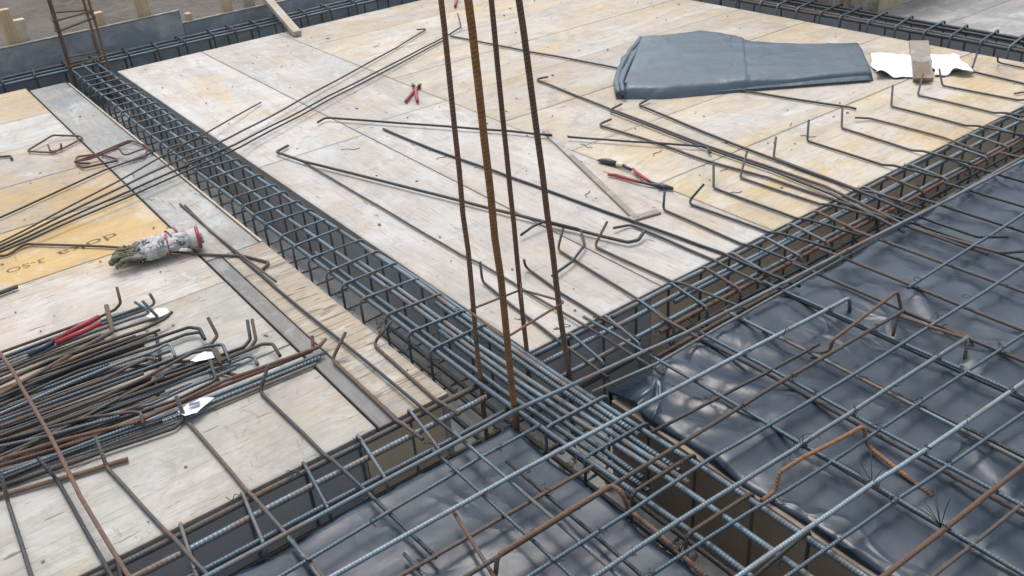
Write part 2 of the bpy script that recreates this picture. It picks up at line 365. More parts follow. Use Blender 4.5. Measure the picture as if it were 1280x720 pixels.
for i in range(8):
    o = panel(-2.6, -.516, lr[i], lr[i+1], lm[i], ll[i], group=GL)
    if i == 3: gold = o
panel(-.455, -.288, -.004, 1.27, 'raw_board', 'raw wooden board with coarse cross grain along the long beam', 'edge_board', dz=.001, group=GL, cat='board')
panel(-.512, -.455, -.004, 1.27, 'filler_grey', 'narrow grey filler strip beside the coarse grained board', 'filler_strip', dz=-.001, group=GL, cat='board')
panel(-.512, -.302, 1.27, 2.75, 'strip_grey', 'grey cement smeared board beside the work gloves', 'edge_board', dz=.001, group=GL, cat='board')
panel(-.512, -.302, 2.75, 4.22, 'strip_grey', 'grey board at the far end of the left deck', 'edge_board', dz=.001, group=GL, cat='board')
panel(-.3015, -.288, 1.27, 4.18, 'batten', 'thin pale edging lath along the long beam trench', 'edging_lath', dz=.005, group=GL, cat='lath')
fl = ['grey panel nearest on the far right deck', 'second grey panel on the far right deck', 'third grey panel on the far right deck', 'fourth grey panel on the far right deck, touching the timber box']
for i in range(4): panel(3.77, 7, -.3+.42*i, .12+.42*i, 'far_grey', fl[i], group='grey panels of the far right deck')
panel(3.77, 7, 1.38, 4.3, 'far_grey', 'grey panel behind the timber box on the far right deck', group='grey panels of the far right deck')
# lettering on the golden panel
def text_mesh(s, size):
    cu = bpy.data.curves.new('lettering', 'FONT'); cu.body = s; cu.size = size; cu.extrude = .0002
    ob = bpy.data.objects.new('lettering', cu); COL.objects.link(ob); dg = bpy.context.evaluated_depsgraph_get()
    me = bpy.data.meshes.new_from_object(ob.evaluated_get(dg)); bpy.data.objects.remove(ob); return me
def lettering(s, a, b, size, parent):
    me = text_mesh(s, size); w = max(v.co.x for v in me.vertices)
    d = (b-a); k = d.length/w; ang = math.atan2(d.y, d.x)
    me.transform(Matrix.Translation((a.x-parent.location.x, a.y-parent.location.y, .0278-.0006)) @ Matrix.Rotation(ang, 4, 'Z') @ Matrix.Diagonal((k, 1.0, 1, 1)))
    return link('lettering', me, 'stencil', parent)
lettering('doka', at(145, 290), at(69, 316), .078, gold); lettering('3-SO', at(56, 322), at(7, 337), .058, gold)

# crumbs and chips scattered on the decks
bm = bmesh.new()
for k in range(300):
    x, y = (random.uniform(.03, 3.35), random.uniform(.02, 4.1)) if k % 3 else (random.uniform(-1.6, -.3), random.uniform(.02, 4.1))
    s_ = random.uniform(.0015, .0055)*(1.6 if random.random() < .08 else 1); an = random.random()*6.3; el = random.choice((1, 1, 1, 1.5, 2.5))
    r = bmesh.ops.create_icosphere(bm, subdivisions=1, radius=1)
    for v in r['verts']:
        u = Vector((v.co.x*s_*el, v.co.y*s_, v.co.z*s_*.6)); u = Matrix.Rotation(an, 3, 'Z') @ u; v.co = Vector((x, y, .001+s_*.4))+u*random.uniform(.7, 1.2)
o = link('debris', bm_mesh(bm, 'debris'), 'crumb'); tag(o, 'dark crumbs and wood chips scattered over the wooden decks', 'debris', kind='stuff')

# trench boards (vertical faces below the decks)
TB = [((.004, -.0, -.30), (.022, 4.2, -.0285), 'film_grey', 'dark grey board lining the long trench under the large deck'),
      ((.022, .004, -.30), (.50, .022, -.0285), 'film_grey', 'dark grey trench board below the corner of the large deck'),
      ((.502, .004, -.30), (3.42, .022, -.0285), 'film_tan', 'brown trench board below the front of the large deck'),
      ((-.310, 0, -.30), (-.292, 4.2, -.0285), 'film_grey', 'grey board lining the long trench under the left deck'),
      ((-.56, -.0, -.30), (-.312, .018, -.0285), 'film_tan', 'brown trench board below the front end of the coarse grained board'),
      ((-2.6, .002, -.30), (-.562, .020, -.0285), 'film_grey', 'grey trench board below the front of the left deck'),
      ((3.40, .024, -.30), (3.418, 4.2, -.0285), 'film_grey', 'grey board lining the far right trench'),
      ((3.77, -.3, -.30), (3.788, 4.2, -.0285), 'film_grey', 'grey board on the far side of the far right trench'),
      ((.03, -3, -.30), (.048, -.32, -.012), 'film_brown', 'brown plywood board lining the trench beside the right plastic sheet'),
      ((-.272, -3, -.30), (-.254, -.26, -.012), 'film_brown', 'brown plywood board lining the trench beside the left plastic sheet'),
      ((-2.6, -.26, -.30), (-.275, -.242, -.012), 'film_grey', 'grey trench board at the edge of the left plastic sheet'),
      ((.05, -.32, -.30), (4.6, -.302, -.012), 'film_grey', 'grey trench board at the edge of the right plastic sheet'),
      ((-2.6, 4.18, -.30), (-.3, 4.198, -.0285), 'film_grey', 'grey board under the far edge of the left deck'),
      ((.024, 4.182, -.30), (3.40, 4.2, -.0285), 'film_grey', 'grey board under the far edge of the large deck')]
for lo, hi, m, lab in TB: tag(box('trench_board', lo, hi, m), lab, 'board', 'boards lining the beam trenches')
tag(box('support_board', (-2.6, -3, -.030), (-.275, -.262, -.012), 'deck_left'), 'board carrying the left plastic sheet', 'board')
tag(box('support_board', (.05, -3, -.030), (4.6, -.322, -.012), 'ply_brown'), 'pale board showing at the corner under the right plastic sheet', 'board')

# mortar crumbs at the crossing, in the trench
bm = bmesh.new()
for k in range(90):
    p = Vector((random.uniform(-.27, .02), random.uniform(-.75, -.05), -.30+random.random()*.05)); s = random.uniform(.008, .03)
    r = bmesh.ops.create_icosphere(bm, subdivisions=1, radius=s)
    for v in r['verts']: v.co = p+v.co*random.uniform(.6, 1.2)
o = link('rubble', bm_mesh(bm, 'rubble'), 'mortar'); tag(o, 'crumbled mortar lying in the trench at the beam crossing', 'rubble', kind='stuff')

# ------------------------------------------------------------------ plastic sheets
def fold(p):
    """long soft folds that run across the sheet, a few sharp pleats, slow swells"""
    q = Vector((p.x*1.4, p.y*1.4, 0)); w1 = noise.noise(q+Vector((3, 1, 5))); w2 = noise.noise(q*2.1+Vector((7, 2, 1)))
    a = noise.noise(Vector((p.x*2.0+p.y*.8, p.y*2.8, 1.7)))
    ph = p.y*17+p.x*3.0+5.0*w1+1.6*w2; m1 = max(0, min(1, .35+1.6*noise.noise(q*1.3+Vector((1, 9, 2)))))
    ph2 = p.x*30-p.y*16+6*w2; m2 = max(0, min(1, -.05+1.8*noise.noise(q*1.1+Vector((4, 4, 8)))))
    f1 = (.5+.5*math.sin(ph))**2.2; f2 = (.5+.5*math.sin(ph2))**4
    near = math.exp(-((p.x-.2)/.28)**2-((p.y+.42)/.22)**2); f3 = (.5+.5*math.sin(p.x*62+p.y*22+4*w1))**2
    return .010*a+.015*f1*m1+.009*f2*m2+.009*f3*near+.0028*noise.noise(Vector((p.x*9, p.y*11, 8.2)))+.0012*(1-abs(noise.noise(Vector((p.x*22+p.y*9, p.y*26, 3)))))**3
def sheet(name, label, x0, x1, y0, y1, step, xe, ye, side, amp=1.0, corner=None):
    """sheet over x0..x1, y0..y1; past the edges xe and ye it hangs down into the trench"""
    nx = int((x1-x0)/step); ny = int((y1-y0)/step); bm = bmesh.new(); G = []
    for j in range(ny+1):
        row = []
        for i in range(nx+1):
            x = x0+(x1-x0)*i/nx; y = y0+(y1-y0)*j/ny; p = Vector((x, y, 0))
            exn = xe+.010*noise.noise(Vector((y*6, 3, 0))); eyn = ye+.012*noise.noise(Vector((x*5, 7, 0)))
            h = .003+max(-.010, fold(p)*amp); xx, yy, zz = x, y, h
            if corner:
                dc = corner[2]-((x-corner[0])-(y-corner[1]))*.7
                if dc > 0: zz += .05*max(0, min(1, dc/.15))*max(0, noise.noise(p*14)+.3); xx += dc*.5; yy -= dc*.6
            over = (x-exn)*side
            if over > 0: xx = exn+side*(.006+.02*over*(1+noise.noise(p*9))); zz -= over
            if y > eyn:
                ov = y-eyn; yy = eyn+.005+.03*ov*(1+noise.noise(p*8)); zz = min(zz, h-ov)
            row.append(bm.verts.new((xx, yy, zz)))
        G.append(row)
    for j in range(ny):
        for i in range(nx):
            f = bm.faces.new((G[j][i], G[j][i+1], G[j+1][i+1], G[j+1][i])); f.smooth = True
    o = link(name, bm_mesh(bm, name), 'plastic'); tag(o, label, 'plastic sheet', 'dark plastic sheets under the steel mats'); return o
sheet('plastic_sheet', 'dark plastic sheet under the mat left of the long beam', -2.2, -.20, -1.9, -.16, .0125, -.252, -.235, 1, .7)
sheet('plastic_sheet', 'dark wrinkled plastic sheet under the mat right of the long beam', .012, 4.0, -1.9, -.22, .0145, .046, -.30, -1, 1.25, (.03, -.30, .15))

# ------------------------------------------------------------------ beam cages
def stirrup(parent, plane, c, a0, a1, z0, z1, r, mat, skew=0.0):
    if plane == 'XZ': P = [(a0, c, z1), (a1, c+skew, z1), (a1, c+skew, z0), (a0, c, z0)]
    else: P = [(c, a0, z1), (c+skew, a1, z1), (c+skew, a1, z0), (c, a0, z0)]
    return tube('stirrup', P, r, mat, parent, 6, True, .022, 0, 4)
def tie(parent, p, s=.02, name='tie_wire'):
    p = Vector(p); P = [p+Vector((random.uniform(-1, 1), random.uniform(-1, 1), random.uniform(-.2, .7)))*s for k in range(6)]
    P[0] = p; bm = bmesh.new(); tube_bm(bm, rounded(P, .006, 3), .0011, 4)
    return link(name, bm_mesh(bm, name), 'wire', parent)

A = empty('beam_cage', 'long steel beam cage running from the back beam to the bottom right', 'rebar cage', (-.15, 2, 0), 'beam cages in the trenches')
A.location = (0, 0, 0)
def lbar(parent, pts, r, mat, **kw): return tube('main_bar', pts, r, mat, parent, amp=.003, **kw)
zA = .020
for pts in ([(-.215, 4.5), (-.235, 3.0), (-.235, 1.5), (-.222, .6), (-.205, -.3), (-.182, -1.0), (-.182, -2.4)],
            [(-.135, 4.5), (-.150, 3.0), (-.150, 1.5), (-.135, .6), (-.125, -.2), (-.098, -.7), (-.095, -2.4)],
            [(-.055, 4.5), (-.070, 3.0), (-.066, 1.5), (-.030, .6), (-.030, -.2), (-.012, -.7), (-.012, -2.4)]):
    lbar(A, [(x, y, zA) for x, y in pts], .0078, 'steel')
for pts in ([(-.200, 1.0), (-.186, 0), (-.164, -.66)], [(-.117, .83), (-.106, 0), (-.076, -.70)], [(-.046, .95), (-.045, .2), (-.042, -.5)],
            [(-.068, .40), (-.062, -.66)], [(-.150, .25), (-.145, -.62)]):
    lbar(A, [(x, y, zA+.001) for x, y in pts], .0078, 'steel' if random.random() < .7 else 'steel_ribbed')
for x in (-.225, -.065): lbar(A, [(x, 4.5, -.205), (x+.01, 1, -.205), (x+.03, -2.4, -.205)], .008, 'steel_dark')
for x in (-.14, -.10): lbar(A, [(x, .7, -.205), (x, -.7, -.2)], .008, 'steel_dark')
y = 4.12; ysA = []
while y > .05:
    ysA.append(y); y -= .128+random.uniform(-.018, .018)
for y in ysA: stirrup(A, 'XZ', y, -.248+.012*(y < .5), -.043+.018*(y < 1), -.225, .031, .0045, 'steel', random.uniform(-.015, .015))
for y in (-.33, -.482, -.645, -.815, -.985, -1.16, -1.33): stirrup(A, 'XZ', y, -.205, .006, -.225, .031, .0045, 'steel_brown' if y < -.6 else 'steel', random.uniform(-.01, .01))
for y in ysA[::2]+[-.482, -.645, -.815]: tie(A, (random.choice((-.235, -.14, -.05)), y, .03), .022)
for k in range(16): tie(A, (random.choice((-.245, -.235, -.16)), random.uniform(-.4, 1.2), random.uniform(-.1, .01)), .04)

B = empty('beam_cage', 'steel beam cage along the front edges of both decks', 'rebar cage', (0, 0, 0), 'beam cages in the trenches')
zB = .003
for x0, x1 in ((-2.6, -.17), (-.03, 4.6)):
    m = ('steel_dark', 'steel_ribbed', 'steel') if x0 < -1 else ('steel', 'steel_ribbed', 'steel')
    lbar(B, [(x0, -.014 if x0 < -1 else -.022, zB-.004), ((x0+x1)/2, -.024, zB-.004), (x1, -.030 if x0 < -1 else -.020, zB-.004)], .0078, m[0])
    lbar(B, [(x0, -.075, zB), ((x0+x1)/2, -.088, zB), (x1, -.092, zB)], .0082, m[1])
    lbar(B, [(x0, -.160, zB), ((x0+x1)/2, -.172, zB), (x1, -.176, zB)], .0072, m[2])
lbar(B, [(.5, -.100, zB), (4.5, -.078, zB)], .0072, 'steel')
lbar(B, [(.35, -.188, zB-.002), (4.5, -.194, zB)], .007, 'rust_dark')
lbar(B, [(.45, -.205, zB-.03), (4.5, -.208, zB-.02)], .007, 'steel_dark')
lbar(B, [(.3, -.225, zB-.05), (4.5, -.225, zB-.05)], .007, 'steel_dark')
lbar(B, [(.3, -.030, zB+.001), (2.6, -.022, zB)], .007, 'steel')
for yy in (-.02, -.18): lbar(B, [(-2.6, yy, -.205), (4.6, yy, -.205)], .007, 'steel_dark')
xsB = [-1.53, -1.38, -1.225, -1.073, -.916, -.765, -.60, -.45]+[.10+.147*i for i in range(29)]
for x in xsB: stirrup(B, 'YZ', x+random.uniform(-.012, .012), -.205, .002 if x < 0 else -.012, -.222, .015, .0048, 'steel' if random.random() < .7 else 'steel_brown', .03)
for x in xsB: tie(B, (x, random.choice((-.2, -.02, -.17)), .012), .022)
for k in range(20): tie(B, (random.uniform(.3, 2.4), random.uniform(-.24, -.17), random.uniform(-.04, .015)), .03)

Cg = empty('beam_cage', 'steel beam cage in the back trench in front of the upright boards', 'rebar cage', (0, 0, 0), 'beam cages in the trenches')
for yy, zz in ((4.40, .02), (4.47, .022), (4.55, .026), (4.50, .0), (4.42, -.18), (4.55, -.18)): lbar(Cg, [(-2.6, yy, zz), (0, yy+.01, zz), (4.6, yy-.01, zz)], .0085, 'steel')
x = -2.3
while x < 4.4:
    stirrup(Cg, 'YZ', x, 4.385, 4.575, -.2, .045, .006, 'steel_dark', random.uniform(-.02, .03)); x += .185+random.uniform(-.03, .03)
D = empty('beam_cage', 'dark steel beam cage in the far right trench', 'rebar cage', (0, 0, 0), 'beam cages in the trenches')
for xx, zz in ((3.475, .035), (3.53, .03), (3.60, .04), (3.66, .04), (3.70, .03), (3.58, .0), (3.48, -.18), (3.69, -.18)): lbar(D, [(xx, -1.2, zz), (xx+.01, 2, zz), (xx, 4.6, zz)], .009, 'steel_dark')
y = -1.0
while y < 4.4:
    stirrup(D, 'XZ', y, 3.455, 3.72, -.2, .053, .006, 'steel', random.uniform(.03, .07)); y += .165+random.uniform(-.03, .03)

# ------------------------------------------------------------------ columns of starter rods
K = empty('column_cage', 'four tall rusty column rods at the beam crossing', 'rebar cage', (0, 0, 0), 'column cages')
rods = [((602, 480, 0.0), (549, 0, 1.05), .0067, 'rust_rod'), ((645, 525, 0.0), (584, 0, 1.09), .0086, 'rust_front'),
        ((658, 434, .03), (613, 0, 1.02), .0067, 'rust_rod'), ((712, 470, 0.0), (647, 0, 1.05), .0076, 'rust_rod')]
RP = []
for b_, t_, r, m in rods:
    b, tt = at(*b_), at(*t_); d = tt-b; lo = b-d*(.28/d.z) if d.z else b; lo.z = -.28; lo.x = b.x; lo.y = b.y
    hi = b+d*1.38; RP.append((b, d)); tube('rod', [lo, b, b+d*.5, hi], r, m, K, 10, amp=.003, rad=.3)
def rodat(i, z):
    b, d = RP[i]; return b+d*((z-b.z)/d.z)
def rody(i, ypx):                        # height on a rod that shows at a photo row
    lo, hi = -.2, 1.0
    for k in range(40):
        m = (lo+hi)/2; d = rodat(i, m)-CAM; y = 360-FPX*d.dot(CU)/d.dot(_f)
        if y > ypx: lo = m
        else: hi = m
    return lo
def ktie(z, dz, mat, r=.0042):
    c = sum((rodat(i, z) for i in range(4)), Vector())/4; P = []
    for k, i in enumerate((0, 1, 3, 2)):
        p = rodat(i, z+dz[k]); q = p-c; q.z = 0; P.append(p+q.normalized()*.014)
    return tube('tie_link', P, r, mat, K, 8, True, .016, 0, 4)
ktie(0, (rody(0, 388), rody(1, 419), rody(2, 352), rody(3, 391)), 'rust', .0034)
ktie(1.42, (0, 0, 0, 0), 'rust')
for (i, z) in ((2, .12), (1, .13), (3, .16), (0, .14)): tie(K, rodat(i, z), .03)
tube('tie_link', [rodat(2, rody(2, 352))+Vector((-.004, -.012, .004)), rodat(2, rody(2, 362))+Vector((-.02, -.03, -.005)), rodat(2, rody(2, 372))+Vector((-.03, -.045, -.01))], .0035, 'rust_rod', K, 6, rad=.01, amp=0)

K2 = empty('column_cage', 'rusty column rods rising from the back trench at the top left', 'rebar cage', (0, 0, 0), 'column cages')
b2 = [(-.25, 4.26), (-.21, 4.44), (-.02, 4.46), (-.025, 4.27)]
for (x, y), m in zip(b2, ('rust', 'rust', 'rust', 'rust')): tube('rod', [(x, y, -.28), (x, y, .1), (x+.012, y, 1.4)], .0085, m, K2, 8, amp=.006)
for z in (.10, .30, .36, .48, .66, .85, 1.05): tube('tie_link', [(b2[i][0]+(.012 if i > 1 else -.012), b2[i][1]+(.012 if i in (1, 2) else -.012), z+random.uniform(-.03, .03)) for i in range(4)], .005, 'rust', K2, 6, True, .02, 0)

# ------------------------------------------------------------------ mats over the plastic
def ext(p, q, e0, e1):
    d = (q-p).normalized(); return [p-d*e0, q+d*e1]
UM = empty('rebar_mat', 'upper steel mat of long pale bars crossing both plastic sheets', 'rebar mat', (0, 0, 0), 'steel mats over the plastic')
LM = empty('rebar_mat', 'lower steel mat lying close on the plastic sheets', 'rebar mat', (0, 0, 0), 'steel mats over the plastic')
zU, zL = .058, .036
T = [ (UM, [(320, 687), (640, 515), (860, 415), (1180, 252)], zU, .0058, 'steel', .9, 1.2),
      (UM, [(415, 720), (640, 595), (850, 483), (1062, 372)], zU, .0060, 'steel_light', .9, 0),
      (UM, [(1135, 360), (1217, 307), (1280, 267)], zL+.01, .005, 'steel', 0, 1.2),
      (LM, [(350, 720), (482, 642), (600, 572), (675, 531)], zL, .0045, 'steel', .9, 0),
      (LM, [(740, 490), (820, 455), (930, 392), (1130, 280)], zL+.008, .0045, 'steel', 0, 1.4),
      (LM, [(500, 720), (640, 640), (742, 582)], zL, .0048, 'steel_brown', .9, 0),
      (LM, [(815, 540), (960, 465), (1015, 435)], zL+.01, .0048, 'steel_brown', 0, .03),
      (UM, [(662, 720), (787, 640), (890, 572), (960, 532), (1077, 462), (1235, 362), (1280, 332)], zU-.006, .0050, 'steel', .8, 1.2),
      (UM, [(640, 685), (875, 540), (960, 487), (1125, 391)], zU+.004, .0052, 'steel_brown', .5, .02),
      (UM, [(745, 720), (847, 652), (960, 582), (1025, 540), (1205, 425)], zU, .0060, 'steel_light', .6, .02),
      (LM, [(812, 720), (937, 640), (985, 612), (1095, 540), (1280, 417)], zL+.01, .0046, 'steel', .6, 1.2),
      (UM, [(925, 720), (1090, 605), (1190, 540), (1280, 477)], zU, .0060, 'steel_light', .5, 1.2),
      (LM, [(1000, 710), (1120, 625), (1242, 542), (1280, 515)], zL+.01, .0046, 'steel', .5, 1.2),
      (UM, [(1105, 720), (1280, 580)], zU, .0062, 'rust_orange', .5, 1.2),
      (LM, [(1165, 720), (1280, 627)], zL+.01, .0046, 'steel_brown', .5, 1.2)]
Ty = []
for par, pts, z, r, m, e0, e1 in T:
    P = px(pts, z); a, b = ext(P[0], P[1], e0, 0)[0], ext(P[-2], P[-1], 0, e1)[1]
    P = [a]+P[1:-1]+[b]
    if m == 'steel_light' and e1 == 0: P.append(b+Vector((.01, .0, -.05)))
    tube('long_bar', P, r, m, par, amp=.002, rad=.02); Ty.append((par, P[0], P[-1], z))
for y in (-1.33, -1.50): tube('long_bar', [(-1.8, y, zU), (4, y-.05, zU)], .0058, 'steel_light', UM)
for y in (-1.42, -1.6): tube('long_bar', [(-1.8, y, zL), (4, y-.05, zL)], .0048, 'steel', LM)
# cross bars: (x, y front end, y back end, z, mat, radius, mat parent)
for x, y0, y1, z, m, r, par in [(-.477, -1.9, -.22, zU-.011, 'steel', .0048, UM), (-.400, -1.9, -.2, zU-.012, 'steel', .0048, UM), (-.352, -1.9, -.36, zL-.010, 'steel_dark', .0048, LM),
        (-.70, -1.9, -.45, zL-.010, 'steel', .0046, LM), (-.875, -1.9, -.235, zL-.010, 'steel', .0046, LM), (-1.06, -1.9, -.23, zL-.01, 'steel', .0046, LM), (-1.25, -1.9, -.23, zL-.01, 'steel', .0046, LM),
        (.195, -1.9, -.02, zU-.012, 'steel', .0050, UM), (.382, -1.9, -.30, zU-.011, 'steel', .0050, UM), (.385, -1.9, -.15, zL-.012, 'steel_dark', .005, LM),
        (.540, -1.9, -.27, zL-.004, 'steel', .0052, LM), (.555, -1.9, -.40, zL-.012, 'steel_dark', .0055, LM), (.735, -1.9, -.25, zU-.012, 'steel', .0050, UM),
        (.225, -1.9, -.48, zL-.012, 'steel_dark', .0052, LM), (.755, -1.9, -.30, zL-.012, 'steel_dark', .0052, LM),
        (.92, -1.9, -.22, zL-.010, 'steel_dark', .0055, LM), (1.06, -1.9, -.22, zL-.010, 'steel_dark', .0055, LM), (1.25, -1.9, -.22, zL-.010, 'steel_dark', .0055, LM),
        (1.43, -1.9, -.22, zL-.010, 'steel_dark', .0055, LM), (1.62, -1.9, -.22, zL-.010, 'steel_dark', .0055, LM), (1.80, -1.9, -.22, zL-.010, 'steel_dark', .0055, LM),
        (2.0, -1.9, -.22, zL-.010, 'steel_dark', .0055, LM), (2.2, -1.9, -.22, zL-.010, 'steel_dark', .0055, LM), (2.4, -1.9, -.22, zL-.010, 'steel_dark', .0055, LM)]:
    tube('cross_bar', [(x, y0, z), (x+random.uniform(-.012, .012), (y0+y1)/2, z), (x, y1, z)], r, m, par, amp=.003)
tube('cross_bar', px([(567, 640), (612, 712), (640, 760)], zL+.004), .0048, 'rust', LM)
XS = [-.875, -.70, -.477, -.352, .195, .382, .54, .735, .92, 1.06]
nU = 0
for par, a, b, z in Ty:
    for x in XS:
        if min(a.x, b.x) < x < max(a.x, b.x) and random.random() < .9 and nU < 120:
            q = (x-a.x)/(b.x-a.x); p = a.lerp(b, q)
            if p.y > -1.35: tie(par, (x, p.y, z+.002), .017); nU += 1
# fans of long uncut wire ends
def fan(par, p, n, L):
    for k in range(n):
        d = Vector((random.uniform(-.8, .8), random.uniform(-.3, .9), random.uniform(.4, 1))).normalized()*L*random.uniform(.6, 1.2)
        bm = bmesh.new(); tube_bm(bm, rounded([p, p+d*.5+Vector((.004, .003, 0)), p+d], .02, 3), .0010, 4); link('tie_wire', bm_mesh(bm, 'tie_wire'), 'wire', par)
fan(UM, at(1176, 658, zU), 6, .085); fan(UM, at(1090, 605, zU), 5, .075); fan(UM, at(1003, 562, zU), 3, .04); fan(UM, at(850, 690, .02), 5, .04)
for q in ((1005, 500), (1010, 560), (1180, 400), (1000, 700)):
    c = at(q[0], q[1], .02); bm = bmesh.new()
    tube_bm(bm, [c+Vector((.05*math.cos(a_*.5), .035*math.sin(a_*.5), .012*math.sin(a_))) for a_ in range(9)], .0010, 4); link('tie_wire', bm_mesh(bm, 'tie_wire'), 'wire', LM)

# rusty chairs that hold the upper mat
GC = 'rusty bar chairs between the mats'
bar('bar_chair', 'rusty bent bar chair left of the long beam, nearest the bottom edge', px([(610, 745, .012), (619, 722, .012), (622, 694, .078), (765, 606, .078), (777, 615, .075), (787, 638, .02), (850, 692, .012), (884, 722, .012)]), .0058, 'rust', 'bar chair', GC, rad=.02)
bar('bar_chair', 'bright orange rusty bar chair in the middle of the right plastic sheet', px([(952, 626, .012), (968, 614, .012), (975, 590, .055), (1005, 571, .074), (1080, 532, .078), (1083, 556, .02), (1165, 620, .012)]), .0052, 'rust_orange', 'bar chair', GC, rad=.018)
bar('bar_chair', 'dark rusty bar chair farthest back on the right plastic sheet', px([(1015, 443, .012), (1037, 438, .012), (1041, 425, .05), (1122, 364, .085), (1127, 389, .02), (1210, 420, .014), (1216, 428, .012)]), .0052, 'rust', 'bar chair', GC, rad=.015)
bar('bar_chair', 'short steel bar chair right of the dark rusty chair', px([(1116, 420, .012), (1122, 394, .055), (1210, 424, .058), (1205, 452, .012)]), .0048, 'steel_brown', 'bar chair', GC, rad=.015)

# ------------------------------------------------------------------ hooked starter bars
def hook(label, top, bend, edge, ylen, r=.0048, mat='steel_dark', htop=.075, group='hooked starter bars on the large deck', zdeck=.008):
    b = at(*bend, zdeck); e = at(*edge, zdeck); d = (e-b).normalized(); tpt = at(*top, htop)
    end = e+d*ylen; end.z = .030
    e2 = e+d*.05; e2.z = .020
    return bar('starter_bar', label, [tpt, b, e, e2, end], r, mat, group=group, rad=.022)
ordn = ['first', 'second', 'third', 'fourth', 'fifth', 'sixth', 'seventh', 'eighth', 'ninth', 'tenth', 'eleventh', 'twelfth', 'thirteenth']
HB = [((759, 277), (743, 308), (840, 352), .3), ((831, 237), (829, 262), (927, 305), .28), ((880, 230), (859, 254), (960, 290), .26), ((892, 204), (892, 235), (996, 273), .26), ((934, 189), (925, 222), (1025, 255), .26),
      ((970, 171), (967, 197), (1075, 238), .26), ((1011, 150), (1009, 176), (1103, 206), .25), ((1053, 134), (1052, 160), (1140, 188), .25), ((1116, 107), (1114, 133), (1207, 157), .25), ((1154, 92), (1147, 119), (1242, 141), .25),
      ((1174, 86), (1178, 107), (1272, 125), .25), ((1222, 65), (1214, 89), (1290, 107), .25), ((1247, 69), (1247, 78), (1300, 89), .25)]
for k, (t_, b_, e_, L) in enumerate(HB):
    hook(f'{ordn[k]} upright hooked bar in the row, counted from the tall rusty rods', t_, b_, e_, L)
bar('starter_bar', 'bar with its hook lying flat in the row of upright hooks', px([(1069, 147, .02), (1088, 148, .008), (1180, 172, .008), (1232, 192, .02)]), .0048, 'steel_brown', group='hooked starter bars on the large deck')
bar('starter_bar', 'short bar end at the right edge of the photo', px([(1268, 117, .01), (1280, 115, .01), (1330, 125, .012)]), .0045, 'steel_brown', group='hooked starter bars on the large deck')
bar('starter_bar', 'bar with upright hook standing left of the tall rusty rods', px([(600, 327, .075), (603, 352, .01), (640, 382, .008), (697, 425, .008), (760, 472, .02)]), .0046, 'steel_brown', group='hooked starter bars on the large deck')
bar('starter_bar', 'thin straight bar reaching over the deck edge between the rusty rods', px([(655, 325, .06), (657, 334, .008), (702, 367, .008), (752, 398, .008), (800, 425, .02)]), .0045, 'steel_brown', group='hooked starter bars on the large deck')
bar('starter_bar', 'bar starting behind the rightmost tall rod and ending over the front beam', px([(704, 285, .075), (697, 312, .008), (775, 360, .008), (840, 402, .02)]), .0046, 'steel_brown', group='hooked starter bars on the large deck')
GLH = 'hooked starter bars on the left deck'
LH = [((490, 401), (466, 430), (545, 500), .12, 'nearest the long beam cage'), ((432, 415), (415, 450), (495, 525), .14, 'second from the long beam cage'),
      ((335, 457), (325, 490), (405, 568), .5, 'rising beside the right end of the bar bundle'), ((220, 495), (232, 524), (307, 612), .6, 'beside the white tag on the bundle'),
      ((119, 545), (134, 585), (205, 662), .5, 'crossing the short rusty bar near its end'), ((47, 572), (73, 602), (125, 695), .5, 'left of the slanting rusty bar'), ((1, 592), (10, 628), (39, 720), .5, 'at the left edge of the photo')]
for t_, b_, e_, L, w in LH: hook('hooked bar on the left deck '+w, t_, b_, e_, L, .0052, 'steel_dark' if L > .2 else 'steel_brown', .075, GLH)
bar('long_rebar', 'long straight bar lying on the left deck along the long beam', px([(225, 255, .007), (345, 360, .007), (565, 540, .02), (600, 568, .045)]), .0048, 'steel_dark', amp=.003)
bar('long_rebar', 'shorter straight bar beside the long one on the left deck', px([(231, 256, .007), (262, 288, .007), (345, 352, .018)]), .0042, 'steel_dark', amp=.003)

# ------------------------------------------------------------------ loose bars on the large deck
GR = 'loose bars on the large deck'
def lb(label, pts, r=.005, mat='steel_dark', z=.008, **kw): return bar('loose_rebar', label, px(pts, z), r, mat, group=GR, amp=.003, **kw)
lb('straight bar with bent left end ending at the wooden lath', [(397, 153), (407, 147), (640, 164), (690, 169)], .0058, 'steel_dark', .017)
lb('straight bar from mid deck passing behind the rods towards the front beam', [(479, 161), (527, 181), (640, 222), (790, 276), (902, 316), (1000, 358, .03)], .0055, 'steel_dark')
lb('thick bar with small hook at left and rising hook at right end', [(360, 182, .012), (345, 190), (380, 202), (640, 267), (725, 288), (785, 303), (798, 300), (806, 288, .03)], .0064, 'steel_dark', .016)
lb('thin bar lying under the thick hooked bar, running to the rods', [(380, 203), (577, 319), (622, 342), (659, 365), (780, 437, .02), (830, 468, .03)], .0042, 'steel_dark')
lb('bent bar curling round behind the rightmost rod', [(651, 294), (666, 283, .03), (682, 276, .03), (726, 287), (731, 306), (715, 327), (697, 340), (690, 345)], .0048, 'steel_dark', .02)
lb('bar with flat hook beside the end of the wooden lath', [(767, 285, .02), (788, 281), (806, 288), (892, 325), (960, 357, .025)], .005, 'steel_dark')
lb('first long hooked bar left of the tarpaulin, hook nearest the rods', [(685, 96, .02), (669, 99), (762, 136), (880, 181), (960, 208), (1032, 233), (1130, 281, .04), (1235, 318, .035)], .0055, 'steel_dark', .009)
lb('long hooked bar lying against the first one left of the tarpaulin', [(777, 130, .02), (761, 138), (880, 184), (965, 213), (1040, 243), (1130, 290, .04)], .0052, 'steel_dark', .012)
lb('long hooked bar starting right below the tarpaulin corner', [(812, 123, .02), (798, 131), (917, 180), (960, 196), (1045, 227), (1150, 271, .04), (1222, 296, .045), (1260, 296, .05)], .0055, 'steel_dark', .010)
